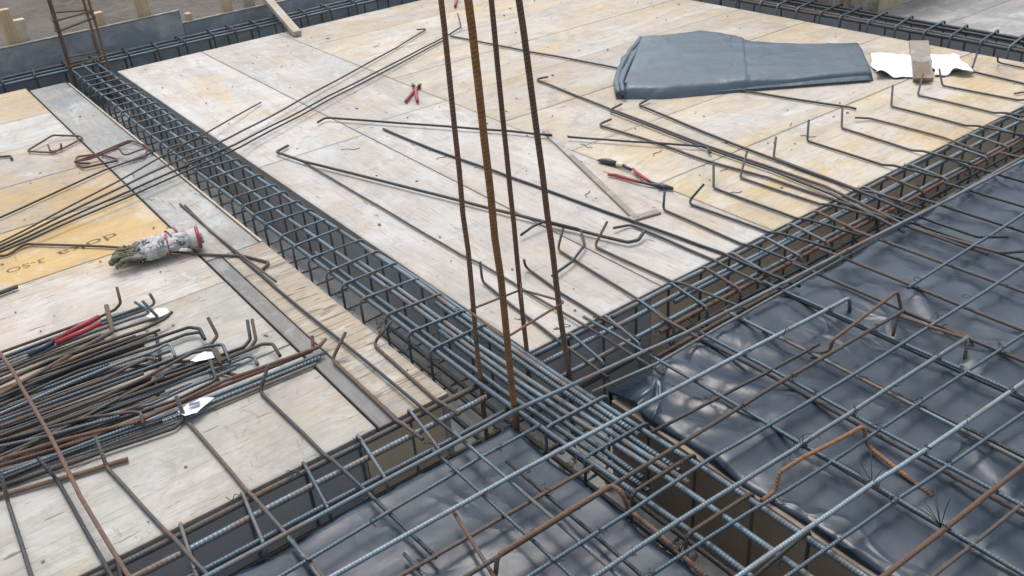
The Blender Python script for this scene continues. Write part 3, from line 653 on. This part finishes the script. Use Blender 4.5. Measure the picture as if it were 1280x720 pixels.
lb('hooked bar that ends over the right plastic sheet, lowest of the crossing bars', [(764, 149, .02), (747, 156), (825, 180), (880, 200), (960, 222), (1040, 249), (1150, 287, .04), (1250, 316, .05), (1279, 314, .05)], .0055, 'steel_dark', .009)
lb('short straight bar lying flat above the nippers', [(710, 171), (790, 177), (883, 183), (888, 191)], .0052, 'steel_dark', .017)
lb('bar disappearing under the folded tarpaulin and ending beside the hooks', [(563, 45), (640, 60), (776, 86), (926, 113), (1062, 134), (1070, 136)], .0056, 'steel_dark', .009)
GT = 'long thin bars lying over the long beam'
def lt(label, pts, r=.0048, mat='steel_dark', z=.03): return bar('long_rebar', label, px(pts, z), r, mat, group=GT, amp=.004)
lt('long thin bar with small hook near the far red pliers', [(521, 37, .02), (534, 36, .012), (495, 60, .012), (320, 155, .03), (270, 180, .045), (180, 220, .04), (0, 307, .014), (-120, 365, .012)])
lt('upper one of the pair of long thin bars ending behind the leftmost rod', [(572, 17, .05), (576, 34, .02), (560, 44, .012), (320, 167, .035), (295, 180, .045), (187, 227, .035), (0, 311, .012), (-120, 370, .012)])
lt('lower one of the pair of long thin bars ending behind the leftmost rod', [(555, 50, .010), (320, 173, .035), (300, 184, .045), (190, 233, .035), (0, 315, .02), (-120, 374, .015)])
lt('thin bar ending on the pale panel just right of the long beam', [(326, 128, .012), (260, 165, .04), (230, 180, .044), (145, 228, .03), (0, 303, .012), (-100, 355, .012)], .0042)
lt('brownish thin bar running from the loose links to the left edge', [(192, 189, .02), (185, 193, .012), (132, 212, .012), (0, 272, .012), (-120, 325, .012)], .0046)

# lath, wire bits on the large deck
o = obox('wooden_lath', at(681, 164, .006), at(795, 273, .006), .026, .012, 'stick'); tag(o, 'thin weathered wooden lath lying along a panel seam', 'lath')
o = obox('wood_chip', at(788, 274, .006), at(824, 264, .006), .034, .008, 'stick'); tag(o, 'small grey wood chip at the end of the lath', 'wood chip')
for q in ((438, 186), (552, 197), (760, 62), (733, 182), (822, 191), (920, 240), (470, 58), (1010, 170), (735, 242), (905, 212)):
    c = at(q[0], q[1], .002); a_ = random.random()*6.3; d = Vector((math.cos(a_), math.sin(a_), 0))*random.uniform(.02, .045); e_ = Vector((-d.y, d.x, 0))*.4
    bm = bmesh.new(); tube_bm(bm, rounded([c-d, c-d*.3+e_, c+d*.4-e_*.5, c+d], .02, 4), .0013, 5); o = link('wire_offcut', bm_mesh(bm, 'wire_offcut'), 'wire')
    tag(o, 'short offcut of black tie wire lying on the large deck', 'wire offcut', 'wire offcuts on the large deck')

# ------------------------------------------------------------------ bundle of hooked bars on the left deck
GBn = 'bars of the bundle on the left deck'
def bb(pts, z, r, m, label='hooked steel bar lying in the bundle on the left deck', e=.5):
    P = px(pts, z); d = (P[0]-P[1]); d.z = 0; P = [P[0]+d.normalized()*e]+P
    return bar('bundle_bar', label, P, r, m, group=GBn, amp=.0015, rad=.018)
bb([(0, 441), (125, 396), (144, 387), (151, 379, .03), (146, 359, .075)], .012, .0052, 'steel_brown', 'topmost brown bar of the bundle with upright end beside the red handles')
bb([(0, 453), (120, 408), (180, 386), (195, 380), (187, 367, .06)], .016, .005, 'steel')
bb([(0, 462), (120, 414), (165, 398), (190, 391), (168, 377, .06)], .018, .005, 'steel')
bb([(0, 470), (120, 421), (190, 399), (198, 397), (178, 376, .075)], .022, .005, 'steel_dark')
bb([(0, 480), (60, 452), (178, 412), (205, 399), (215, 390, .04)], .034, .0056, 'steel_brown', 'bar with raised tip lying high in the bundle beside a white tag')
bb([(10, 484), (110, 441), (170, 420)], .026, .0055, 'rust_orange', 'bright rust orange bar of the bundle')
bb([(0, 497), (100, 455), (180, 428), (236, 409), (250, 411), (256, 424)], .030, .0054, 'steel_brown', 'bar with sideways hook ending far right of the upper bundle')
bb([(0, 507), (100, 463), (190, 434), (232, 418), (250, 415), (254, 422)], .020, .0052, 'steel_brown')
bb([(0, 490), (100, 448), (175, 420), (195, 415), (200, 450)], .010, .005, 'steel_dark')
bb([(0, 516), (100, 475), (170, 445), (190, 443), (198, 455)], .018, .0052, 'steel')
bb([(0, 523), (130, 474), (185, 447), (196, 450)], .028, .005, 'steel_dark')
bb([(40, 500), (133, 460), (190, 440), (212, 428), (219, 446)], .036, .0048, 'steel_light', 'bar with pale cut end inside the bundle')
bb([(0, 533), (120, 486), (200, 456), (240, 441), (262, 434), (270, 437), (279, 455)], .022, .0054, 'steel_brown')
bb([(0, 545), (120, 500), (180, 473), (240, 441), (266, 436), (276, 455)], .034, .0054, 'steel_brown')
bb([(60, 505), (180, 462), (255, 434), (278, 430), (287, 452)], .030, .0052, 'steel')
bb([(80, 500), (200, 455), (262, 432), (272, 420, .03), (260, 397, .075)], .024, .0055, 'steel_brown', 'bar with tall upright end in the middle of the bundle')
bb([(60, 520), (200, 470), (305, 434), (313, 424, .03), (309, 400, .07)], .022, .0054, 'steel_dark')
bb([(70, 522), (200, 475), (312, 436), (320, 425, .03), (315, 399, .07)], .018, .0054, 'steel_brown')
bb([(80, 525), (210, 478), (274, 452), (328, 430), (341, 430), (350, 445)], .030, .0055, 'steel_brown')
bb([(60, 540), (200, 486), (280, 457), (310, 445), (318, 447), (322, 456)], .020, .0052, 'steel')
bb([(0, 556), (130, 512), (230, 470), (300, 448)], .014, .0052, 'steel_dark')
bb([(0, 565), (90, 530), (190, 505), (240, 482), (295, 460)], .020, .0052, 'steel')
bb([(0, 540), (100, 515), (140, 498), (230, 455), (300, 470, .01)], .014, .005, 'steel_dark')
bb([(0, 574), (80, 550), (170, 528), (280, 476), (340, 455), (398, 434), (407, 424, .03)], .030, .0058, 'rust', 'rust brown bar along the lower side of the bundle with turned up tip')
bb([(0, 582), (100, 552), (180, 522), (290, 478), (392, 438), (390, 420, .055)], .024, .0056, 'rust_dark', 'dark rusty bar of the lower bundle with upright tip near the filler strip')
bb([(0, 590), (90, 562), (180, 530), (270, 494), (405, 441)], .016, .0056, 'steel')
bb([(0, 600), (90, 571), (180, 537), (280, 497), (400, 447)], .010, .0062, 'steel_ribbed', 'ribbed blue grey bar on the lower side of the bundle')
bb([(0, 607), (100, 572), (220, 528), (330, 482), (395, 455)], .009, .0056, 'steel')
bb([(-20, 615), (100, 575), (180, 548), (218, 535), (230, 524), (222, 497, .06)], .012, .0054, 'steel_brown', 'bar with tight hook under the striped white tag')
bb([(0, 551), (110, 522), (165, 515), (176, 516), (179, 530)], .040, .0048, 'steel_brown', 'thin crossing bar on top of the bundle with small hook')
bb([(0, 570), (70, 540), (160, 492), (205, 470)], .034, .0048, 'steel_dark')
bb([(0, 558), (60, 545), (150, 520)], .036, .005, 'steel')
bb([(0, 502), (120, 452), (180, 430)], .006, .005, 'steel_dark'); bb([(0, 528), (120, 480), (190, 455)], .006, .005, 'steel_dark')
bb([(0, 548), (150, 495), (240, 462)], .006, .005, 'steel_dark'); bb([(0, 568), (150, 515), (240, 480)], .006, .005, 'steel_dark')
bb([(20, 505), (130, 462), (250, 450), (263, 451), (273, 475)], .012, .0048, 'steel_brown'); bb([(30, 560), (190, 478), (193, 470), (198, 498, .01)], .03, .0048, 'steel_brown')
bb([(100, 540), (220, 500), (265, 478), (270, 474), (262, 449, .05)], .02, .0048, 'steel_brown'); bb([(60, 460), (140, 415), (140, 412), (133, 382, .06)], .03, .0075, 'steel_brown', 'thick bar stub standing up beside the red handles')
for k in range(26):
    q = k/25; y0 = 448+q*158+random.uniform(-4, 4); xe = random.uniform(110, 190)+q*60; sl = -.345-.03*random.random()
    bb([(0, y0), (xe*.5, y0+sl*xe*.5+random.uniform(-2, 2)), (xe, y0+sl*xe)], random.choice((.006, .014, .024)), random.choice((.0048, .0054, .0058)), random.choice(('steel', 'steel_dark', 'steel_dark', 'steel_dark', 'steel_brown')))
bar('loose_rebar', 'short thick rusty bar lying in front of the bundle', px([(-60, 642), (0, 620), (100, 592), (152, 576), (160, 574)], .009), .0066, 'rust', amp=.003)
bar('slanting_rebar', 'rusty bar slanting over the bundle down to the front beam', px([(0, 441, .10), (16, 464, .095), (60, 540, .08), (100, 620, .06), (162, 722, .05), (200, 800, .05)]), .0052, 'rust', amp=.002, rad=.05)
# hooked bar under the gloves, dark bar end
bar('loose_rebar', 'bent bar lying across the golden panel under the work gloves', px([(-20, 322), (9, 319), (32, 305), (130, 308), (255, 318), (305, 320), (337, 328), (327, 338)], .008), .0050, 'steel_brown', rad=.02)
bar('loose_rebar', 'dark bar end on the golden panel at the left edge', px([(-40, 382), (0, 366), (22, 358)], .012), .0085, 'steel_dark')
bar('loose_rebar', 'small hooked bar tip at the left edge near the loose links', px([(-30, 196), (0, 196), (13, 195), (15, 199)], .01), .006, 'steel_dark', rad=.01)
# loose links
def loop(label, pts, r, mat='rust_dark', z=.012): return tag(tube('bent_link', px(pts, z), r, mat, None, 6, False, .02, .001), label, 'steel link', 'bent links on the left deck')
loop('diamond shaped bent link lying alone on the left deck', [(60, 181, .03), (63, 190), (76, 187, .012), (103, 173), (100, 170), (66, 169, .03), (33, 189), (68, 191), (77, 185), (76, 180, .04)], .005)
loop('upper bent link of the heap beside the long beam', [(112, 204), (96, 204), (95, 196), (120, 193), (160, 176), (165, 176), (182, 182), (190, 189, .02)], .005)
loop('lower bent link of the heap beside the long beam', [(122, 193, .03), (97, 201, .02), (94, 203), (104, 210), (150, 200), (125, 193), (148, 183), (165, 176, .04)], .005)
loop('crossing bent link on top of the heap beside the long beam', [(93, 202, .02), (112, 199, .03), (148, 184, .045), (155, 195, .03), (186, 183, .02), (180, 197), (158, 203)], .0045)

# ------------------------------------------------------------------ red handled tools in the bundle, nippers, hand tool, far pliers
def tool(name, label, cat): return empty(name, label, cat)
G1 = tool('bolt_cutter', 'red handled cutter half buried in the upper bundle of bars', 'cutter')
tube('handle', px([(66, 427, .035), (100, 408, .05), (124, 396, .05)]), .0085, 'red_grip', G1, 10, amp=0); tube('handle', px([(70, 429, .035), (100, 416, .048), (126, 404, .045)]), .0085, 'red_grip', G1, 10, amp=0)
tube('head', px([(67, 428, .035), (48, 437, .03), (35, 444, .026)]), .009, 'tool_steel', G1, 8, amp=0)
G2 = tool('nippers', 'red handled steel fixing nippers on the large deck', 'nippers')
def lens(name, pts, rads, mat, par, fl=1.0):
    bm = bmesh.new(); tube_bm(bm, pts, rads, 10); return link(name, bm_mesh(bm, name), mat, par)
P = px([(760, 218, .010), (770, 219, .012), (790, 225, .012), (800, 228, .012)]); lens('handle', P, [.006, .0078, .0068, .0055], 'red_grip', G2)
P = px([(791, 211, .014), (797, 217, .016), (806, 223, .014), (812, 227, .012)]); lens('handle', P, [.006, .0078, .007, .0055], 'red_grip', G2)
P = px([(800, 228, .012), (816, 231, .012), (824, 232, .012), (832, 236, .011)]); lens('jaw', P, [.0045, .006, .010, .006], 'tool_steel', G2)
P = px([(812, 227, .012), (820, 230, .013), (828, 232, .013), (841, 236, .011)]); lens('jaw', P, [.0045, .006, .010, .007], 'tool_steel', G2)
tube('pivot', px([(824, 232, .004), (824, 232, .024)]), .006, 'tool_steel', G2, 8, amp=0)
G3 = tool('hand_tool', 'dark pointed hand tool with pale middle beside the nippers', 'hand tool')
P = px([(746, 200, .010), (752, 201, .012), (760, 202, .013), (771, 205, .012)]); lens('blade', P, [.002, .011, .014, .011], 'tool_black', G3)
P = px([(771, 205, .012), (779, 207, .011)]); lens('collar', P, [.0105, .0085], 'tool_pale', G3); P = px([(779, 207, .011), (789, 212, .010)]); lens('shank', P, [.007, .006], 'tool_steel', G3)
G4 = tool('pliers', 'small red pliers lying open on the far part of the large deck', 'pliers')
tube('handle', px([(507, 127), (513, 119), (519, 112), (523, 108)], .012), .008, 'red_grip', G4, 8, amp=0); tube('handle', px([(522, 127), (520, 119), (520, 112), (518, 108)], .014), .008, 'red_grip', G4, 8, amp=0)
tube('jaw', px([(523, 109), (525, 106)], .013), .010, 'tool_steel', G4, 8, amp=0); tube('jaw', px([(518, 109), (516, 106)], .015), .010, 'tool_steel', G4, 8, amp=0)
o = tube('red_marker', px([(569, 8), (571, -4)], .014), .010, 'red_grip', None, 8, amp=0); tag(o, 'red plastic piece at the top edge behind the rods', 'plastic piece')

# ------------------------------------------------------------------ work gloves
def blob(name, chains, mat, parent, voxel=.0026):
    bm = bmesh.new()
    for pts, rad in chains:
        P = [Vector(p) for p in pts]
        n = 5
        for a, b, ra, rb in zip(P, P[1:], rad, rad[1:]):
            for k in range(n+1):
                q = k/n; c = a.lerp(b, q); r = ra+(rb-ra)*q
                rr = bmesh.ops.create_icosphere(bm, subdivisions=2, radius=1)
                for v in rr['verts']: v.co = c+Vector((v.co.x*r, v.co.y*r, v.co.z*r*.8))
    me = bm_mesh(bm, name); ob = bpy.data.objects.new(name, me); COL.objects.link(ob)
    md = ob.modifiers.new('r', 'REMESH'); md.mode = 'VOXEL'; md.voxel_size = voxel
    sm = ob.modifiers.new('s', 'SMOOTH'); sm.iterations = 4; sm.factor = .5
    dg = bpy.context.evaluated_depsgraph_get(); m2 = bpy.data.meshes.new_from_object(ob.evaluated_get(dg)); bpy.data.objects.remove(ob)
    for v in m2.vertices: v.co += v.normal*(.009*noise.noise(v.co*30)-.006*(1-abs(noise.noise(v.co*26+Vector((3, 1, 2)))))**8+.003*noise.noise(v.co*85))
    for p in m2.polygons: p.use_smooth = True
    return link(name, m2, mat, parent)
def glove(label, tip, cuff, lift, curl, mirror=1):
    """fingers towards -x, cuff towards +x; origin near the knuckles"""
    G = empty('work_glove', label, 'glove', group='work gloves on the left deck')
    d = cuff-tip; ang = math.atan2(d.y, d.x); L = d.length; s = L/.295
    m = mirror; z0 = .016
    F = []
    for i, (yy, ln) in enumerate(((-.036, .066), (-.012, .084), (.013, .080), (.037, .060))):
        yy *= m; z = z0+random.uniform(0, .006)
        F.append(([(.075, yy*.8, z0+.004), (.035, yy, z+.008), (.035-ln*.5, yy*1.12, z+.012-.004*curl), (.035-ln*.9+.012*curl, yy*1.15, z-.002)], [.014, .0112, .0108, .0085]))
    F.append(([(.115, .03*m, z0+.004), (.085, .052*m, z0+.006), (.05, .058*m, z0+.004)], [.017, .014, .011]))
    F.append(([(.07, -.012, z0+.006), (.11, -.010, z0+.010), (.15, -.004, z0+.012), (.19, 0, z0+.012), (.235, 0, z0+.010)], [.030, .034, .032, .029, .031]))
    F.append(([(.07, .014, z0+.006), (.11, .014, z0+.008), (.15, .008, z0+.012)], [.028, .031, .03]))
    blob('glove_body', F, 'glove', G)
    for xx, ry, rz in ((.238, .036, .028), (.150 if mirror > 0 else .215, .0355, .028)):
        P = [(xx, ry*math.cos(a), z0+.011+rz*math.sin(a)) for a in [2*PI*k/16 for k in range(16)]]
        if xx > .22:
            bm = bmesh.new(); bm.faces.new([bm.verts.new((xx+.012, q[1]*.93, z0+.011+(q[2]-z0-.011)*.93)) for q in P]); link('cuff_shade_disc', bm_mesh(bm, 'cuff_shade_disc'), 'tool_black', G)  # black disc across the cuff mouth, paints the shade inside the glove
            bm = bmesh.new(); tube_bm(bm, [(xx-.02, 0, z0+.011), (xx+.0135, 0, z0+.011)], ry, 20, caps=False)
            for v in bm.verts: v.co.z = z0+.011+(v.co.z-z0-.011)*rz/ry
            link('cuff', bm_mesh(bm, 'cuff'), 'glove', G); P = [(q[0]+.012, q[1], q[2]) for q in P]
        tube('cuff_band', P, .0062 if xx > .22 else .003, 'red_grip', G, 6, True, .001, 0)
    G.location = tip+d*.42*0+Vector((0, 0, lift)); G.rotation_euler = (0, 0, ang); G.scale = (s, s*1.15, s*1.15)
    for ch in G.children:
        for v in ch.data.vertices: v.co.x += .045
    return G
glove('dirty white work glove with red cuff lying on top of its mate', at(139, 338, .0), at(252, 311, .0), .016, .6, 1)
glove('dirty white work glove under the other one, its red cuff nearer the golden panel', at(143, 330, .0), at(222, 301, .0), .0, .2, -1)

# ------------------------------------------------------------------ folded tarpaulin, papers, offcut
def ploy(pts, q):
    L = [0]
    for a, b in zip(pts, pts[1:]): L.append(L[-1]+(b-a).length)
    s = q*L[-1]
    for i in range(len(pts)-1):
        if s <= L[i+1] or i == len(pts)-2: return pts[i].lerp(pts[i+1], (s-L[i])/(L[i+1]-L[i]))
def slab(name, front, back, H, mat, parent=None, nu=120, nv=46, bumps=.006, crease=None, wr=1.0, z0=.001):
    bm = bmesh.new(); G = []
    for i in range(nu+1):
        u = i/nu; f, b = ploy(front, u), ploy(back, u); row = []
        for j in range(nv+1):
            v = j/nv; p = f.lerp(b, v); e = 1-abs(2*v-1)**16; eu = 1-abs(2*u-1)**60
            h = H*(max(0, e)**.5)*(max(0, eu)**.5)
            w = noise.noise(Vector((p.x*2.2, p.y*7, 3)))*bumps+noise.noise(Vector((p.x*9, p.y*9, 1)))*bumps*.4*wr+(1-abs(noise.noise(Vector((p.x*4+p.y*3, p.y*5, 6)))))**6*bumps*.9*wr
            if crease is not None: w += .007/(1+math.exp((u-crease)*260)) + .004*math.exp(-((u-crease)*110)**2)
            row.append(bm.verts.new((p.x, p.y, z0+max(0, h+w*min(1, h/H*1.2)))))
        G.append(row)
    for i in range(nu):
        for j in range(nv):
            q = bm.faces.new((G[i][j], G[i+1][j], G[i+1][j+1], G[i][j+1])); q.smooth = True
    bt = [bm.verts.new((x.co.x, x.co.y, z0-.0005)) for x in [G[i][0] for i in range(nu+1)]+[G[nu-i][nv] for i in range(nu+1)]]
    bm.faces.new(bt)
    return link(name, bm_mesh(bm, name), mat, parent)
TP = empty('folded_tarpaulin', 'folded blue grey tarpaulin lying on the large deck', 'tarpaulin')
slab('sheet_fold', px([(778, 124), (830, 124), (920, 116), (1000, 109), (1092, 101)], 0), px([(800, 46, .035), (850, 44, .035), (877, 39, .045), (905, 41, .045), (960, 54, .045), (1010, 55, .045), (1074, 54, .045)]), .050, 'tarp', TP, crease=.49)
slab('lower_fold', px([(769, 118), (800, 118), (900, 112)], 0), px([(775, 75, .01), (800, 60, .01), (900, 58, .01)]), .030, 'tarp', TP, nu=50, nv=24)
slab('top_fold', px([(780, 104, .045), (850, 101, .045), (917, 96, .046)]), px([(803, 47, .048), (840, 44, .048), (876, 38, .05), (916, 44, .05)]), .011, 'tarp', TP, nu=80, nv=36, z0=.048, bumps=.004)
slab('top_fold', px([(921, 97, .046), (1000, 91, .048), (1088, 84, .048)]), px([(921, 50, .048), (1000, 56, .048), (1073, 54, .048)]), .008, 'tarp', TP, nu=80, nv=36, z0=.047, bumps=.005)
slab('middle_fold', px([(772, 121, .012), (840, 119, .012), (960, 110, .012), (1089, 100, .012)]), px([(782, 80, .02), (840, 60, .02), (960, 58, .02), (1078, 60, .02)]), .016, 'tarp', TP, nu=90, nv=30, z0=.014, bumps=.003)
tube('rolled_edge', px([(774, 119, .018), (771, 104, .02), (778, 82, .02), (790, 62, .022), (801, 49, .024)]), .019, 'tarp', TP, 12, rad=.05, amp=.003)
tube('rolled_edge', px([(779, 116, .042), (777, 104, .044), (785, 84, .044), (798, 60, .044), (804, 50, .044)]), .012, 'tarp', TP, 12, rad=.05, amp=.003)
def paper(label, pts4, seed):
    a, b, c, d = px(pts4, .006); bm = bmesh.new(); G = []; n = 22
    for i in range(n+1):
        row = []
        for j in range(n+1):
            u, v = i/n, j/n; p = a.lerp(b, u).lerp(d.lerp(c, u), v)
            ed = Vector((noise.noise(Vector((u*3, v*3, seed))), noise.noise(Vector((u*3, v*3, seed+5))), 0))*.025
            z = .008+.02*abs(noise.noise(Vector((u*2.5, v*2.5, seed+2))))+.03*max(0, 1-v*4)*max(0, math.sin(u*PI*1.6+seed))
            row.append(bm.verts.new((p.x+ed.x, p.y+ed.y, z)))
        G.append(row)
    for i in range(n):
        for j in range(n): bm.faces.new((G[i][j], G[i+1][j], G[i+1][j+1], G[i][j+1])).smooth = True
    return tag(link('paper_sheet', bm_mesh(bm, 'paper_sheet'), 'paper'), label, 'paper', 'white papers beside the tarpaulin')
paper('crumpled white paper between tarpaulin and wood offcut', [(1093, 97), (1146, 97), (1139, 70), (1088, 67)], 1.0)
paper('crumpled white paper right of the wood offcut', [(1168, 95), (1212, 94), (1199, 69), (1160, 71)], 4.3)
OC = empty('wood_offcut', 'brown plywood offcut lying between the two white papers', 'wood offcut')
bm = bmesh.new()
def prism(bm, pts, z0, z1):
    a = [bm.verts.new((p.x, p.y, z0)) for p in pts]; b = [bm.verts.new((p.x, p.y, z1)) for p in pts]
    bm.faces.new(a[::-1]); bm.faces.new(b)
    for i in range(len(pts)): bm.faces.new((a[i], a[(i+1) % len(pts)], b[(i+1) % len(pts)], b[i]))
prism(bm, px([(1141, 103), (1166, 102), (1163, 81), (1160, 55), (1136, 55), (1139, 80)], 0), .002, .020); link('lower_piece', bm_mesh(bm, 'lower_piece'), 'stick', OC)
bm = bmesh.new(); prism(bm, px([(1143, 101, .02), (1164, 100, .02), (1161, 79, .02), (1152, 81, .02), (1141, 78, .02)]), .021, .032); link('upper_piece', bm_mesh(bm, 'upper_piece'), 'ply_brown', OC)

# white tags on the bundle
def tagp(label, pts, z, ink=False):
    P = px(pts, z); bm = bmesh.new(); vs = [bm.verts.new(p+Vector((0, 0, random.uniform(-.004, .006)))) for p in P]; bm.faces.new(vs)
    bmesh.ops.triangulate(bm, faces=bm.faces); bmesh.ops.subdivide_edges(bm, edges=bm.edges, cuts=3, use_grid_fill=True)
    for v in bm.verts: v.co.z += .005*noise.noise(v.co*40)
    for f in bm.faces: f.smooth = True
    o = tag(link('paper_tag', bm_mesh(bm, 'paper_tag'), 'paper'), label, 'paper tag', 'white tags on the bundle')
    if ink:
        a, b, c, d = [p+Vector((0, 0, .008)) for p in px(ink, z)]; bm = bmesh.new(); bm.faces.new([bm.verts.new(p) for p in (a, b, c, d)]); link('tag_mark', bm_mesh(bm, 'tag_mark'), 'ink', o)
    return o
tagp('white tag with dark mark on the lower bundle', [(222, 515), (232, 522), (246, 516), (268, 497), (250, 499), (235, 504)], .026, [(236, 511), (250, 508), (251, 504), (238, 507)])
tagp('white tag lying between hooks in the middle of the bundle', [(237, 450), (245, 454), (268, 446), (270, 440), (258, 439)], .03)
tagp('whitish tag under the raised tip of the upper bundle', [(183, 397), (193, 401), (212, 392), (208, 384), (195, 386)], .012)

# ------------------------------------------------------------------ back boards, stakes, batten, timber box
def board(label, x0, x1, ztop, Y, tilt=.0):
    G = empty('edge_form', label, 'board', group='upright boards behind the back beam')
    bm = bmesh.new(); box_bm(bm, (x0, Y, -.6), (x1, Y+.021, ztop), .002)
    for v in bm.verts: v.co.z += (v.co.x-x0)*tilt if v.co.z > 0 else 0
    link('board', bm_mesh(bm, 'board'), 'film_blue', G)
    bm = bmesh.new(); box_bm(bm, (x0, Y-.002, ztop+.001), (x1, Y+.024, ztop+.010), .002)
    for v in bm.verts: v.co.z += (v.co.x-x0)*tilt
    link('top_edge', bm_mesh(bm, 'top_edge'), 'stick', G)
board('upright grey board at the top left, behind the far rusty rods', -2.6, .0, .172, 4.625, .004)
board('upright grey board right of the far rusty rods', .004, .60, .180, 4.627, .01)
board('long lower upright board under the slanting batten', .603, 5.0, .098, 4.632, .006)
def stake(label, x0, x1, ytop, Y, mat='new_timber'):
    a = aty(x0, ytop, Y); b = aty(x1, ytop, Y); w = (b-a).length
    o = box('timber_stake', (a.x, Y, -.75), (a.x+w, Y+.055, a.z), mat, bev=.004); o.rotation_euler = (random.uniform(-.03, .03), random.uniform(-.03, .03), 0)
    tag(o, label, 'stake', 'timber stakes behind the upright boards')
stake('tall timber stake at the left edge of the photo', -3, 14, 14, 4.70); stake('short timber stake second from the left edge', 16, 32, 26, 4.72)
stake('short timber stake just right of the far rusty rods', 119, 134, 17, 4.69); stake('tall pale timber stake rising behind the second board', 163, 181, -30, 4.72)
stake('stub of a stake at the joint of two boards', 231, 238, 17, 4.68); stake('tall stake right of the board joint', 266, 278, -30, 4.72)
stake('light stake next to the slanting batten', 301, 314, -30, 4.74, 'batten')
o = obox('timber_batten', at(372, 42, .02)-Vector((0, 0, 0)), at(321, -16, .20), .055, .035, 'batten'); tag(o, 'pale timber batten leaning from the large deck over the back board', 'batten')
BX = empty('timber_box', 'brown plywood box standing on the far right deck at the top edge', 'box')
for lo, hi, m, nm in [((3.80, 1.40, .001), (3.822, 3.2, .50), 'ply_brown', 'side_panel'), ((3.8225, 1.40, .001), (5.2, 1.422, .50), 'new_timber', 'front_panel'), ((3.8225, 3.18, .001), (5.2, 3.2, .50), 'new_timber', 'back_panel'),
        ((5.178, 1.4225, .001), (5.2, 3.1795, .50), 'ply_brown', 'side_panel'), ((3.80, 1.40, .5005), (5.2, 3.2, .52), 'ply_brown', 'top_panel')]: box(nm, lo, hi, m, BX)

# ------------------------------------------------------------------ light
w = bpy.data.worlds.new('World'); SC.world = w; w.use_nodes = True; nt = w.node_tree; nt.nodes.clear()
out = nt.nodes.new('ShaderNodeOutputWorld'); bg = nt.nodes.new('ShaderNodeBackground'); sky = nt.nodes.new('ShaderNodeTexSky'); hs = nt.nodes.new('ShaderNodeHueSaturation')
SUN_EL, SUN_AZ = math.radians(66), math.radians(25)   # azimuth measured from +Y towards +X
sky.sky_type = 'NISHITA'; sky.sun_disc = False; sky.sun_elevation = SUN_EL; sky.sun_rotation = SUN_AZ; sky.air_density = 1.0; sky.dust_density = 3.0; sky.ozone_density = 1.0
hs.inputs['Saturation'].default_value = .55; hs.inputs['Hue'].default_value = .49; bg.inputs['Strength'].default_value = .15
nt.links.new(sky.outputs[0], hs.inputs['Color']); nt.links.new(hs.outputs[0], bg.inputs[0]); nt.links.new(bg.outputs[0], out.inputs[0])
sd = bpy.data.lights.new('sun', 'SUN'); sd.energy = .85; sd.angle = math.radians(32); sd.color = (1, .96, .9)
so = bpy.data.objects.new('sun', sd); COL.objects.link(so)
dirv = Vector((math.sin(SUN_AZ)*math.cos(SUN_EL), math.cos(SUN_AZ)*math.cos(SUN_EL), math.sin(SUN_EL)))
so.rotation_euler = dirv.to_track_quat('Z', 'Y').to_euler()
vs = SC.view_settings; vs.view_transform = 'Standard'; vs.look = 'None'; vs.gamma = 1; vs.use_curve_mapping = False; vs.exposure = .95
SC.render.engine = 'CYCLES'; SC.cycles.max_bounces = 6
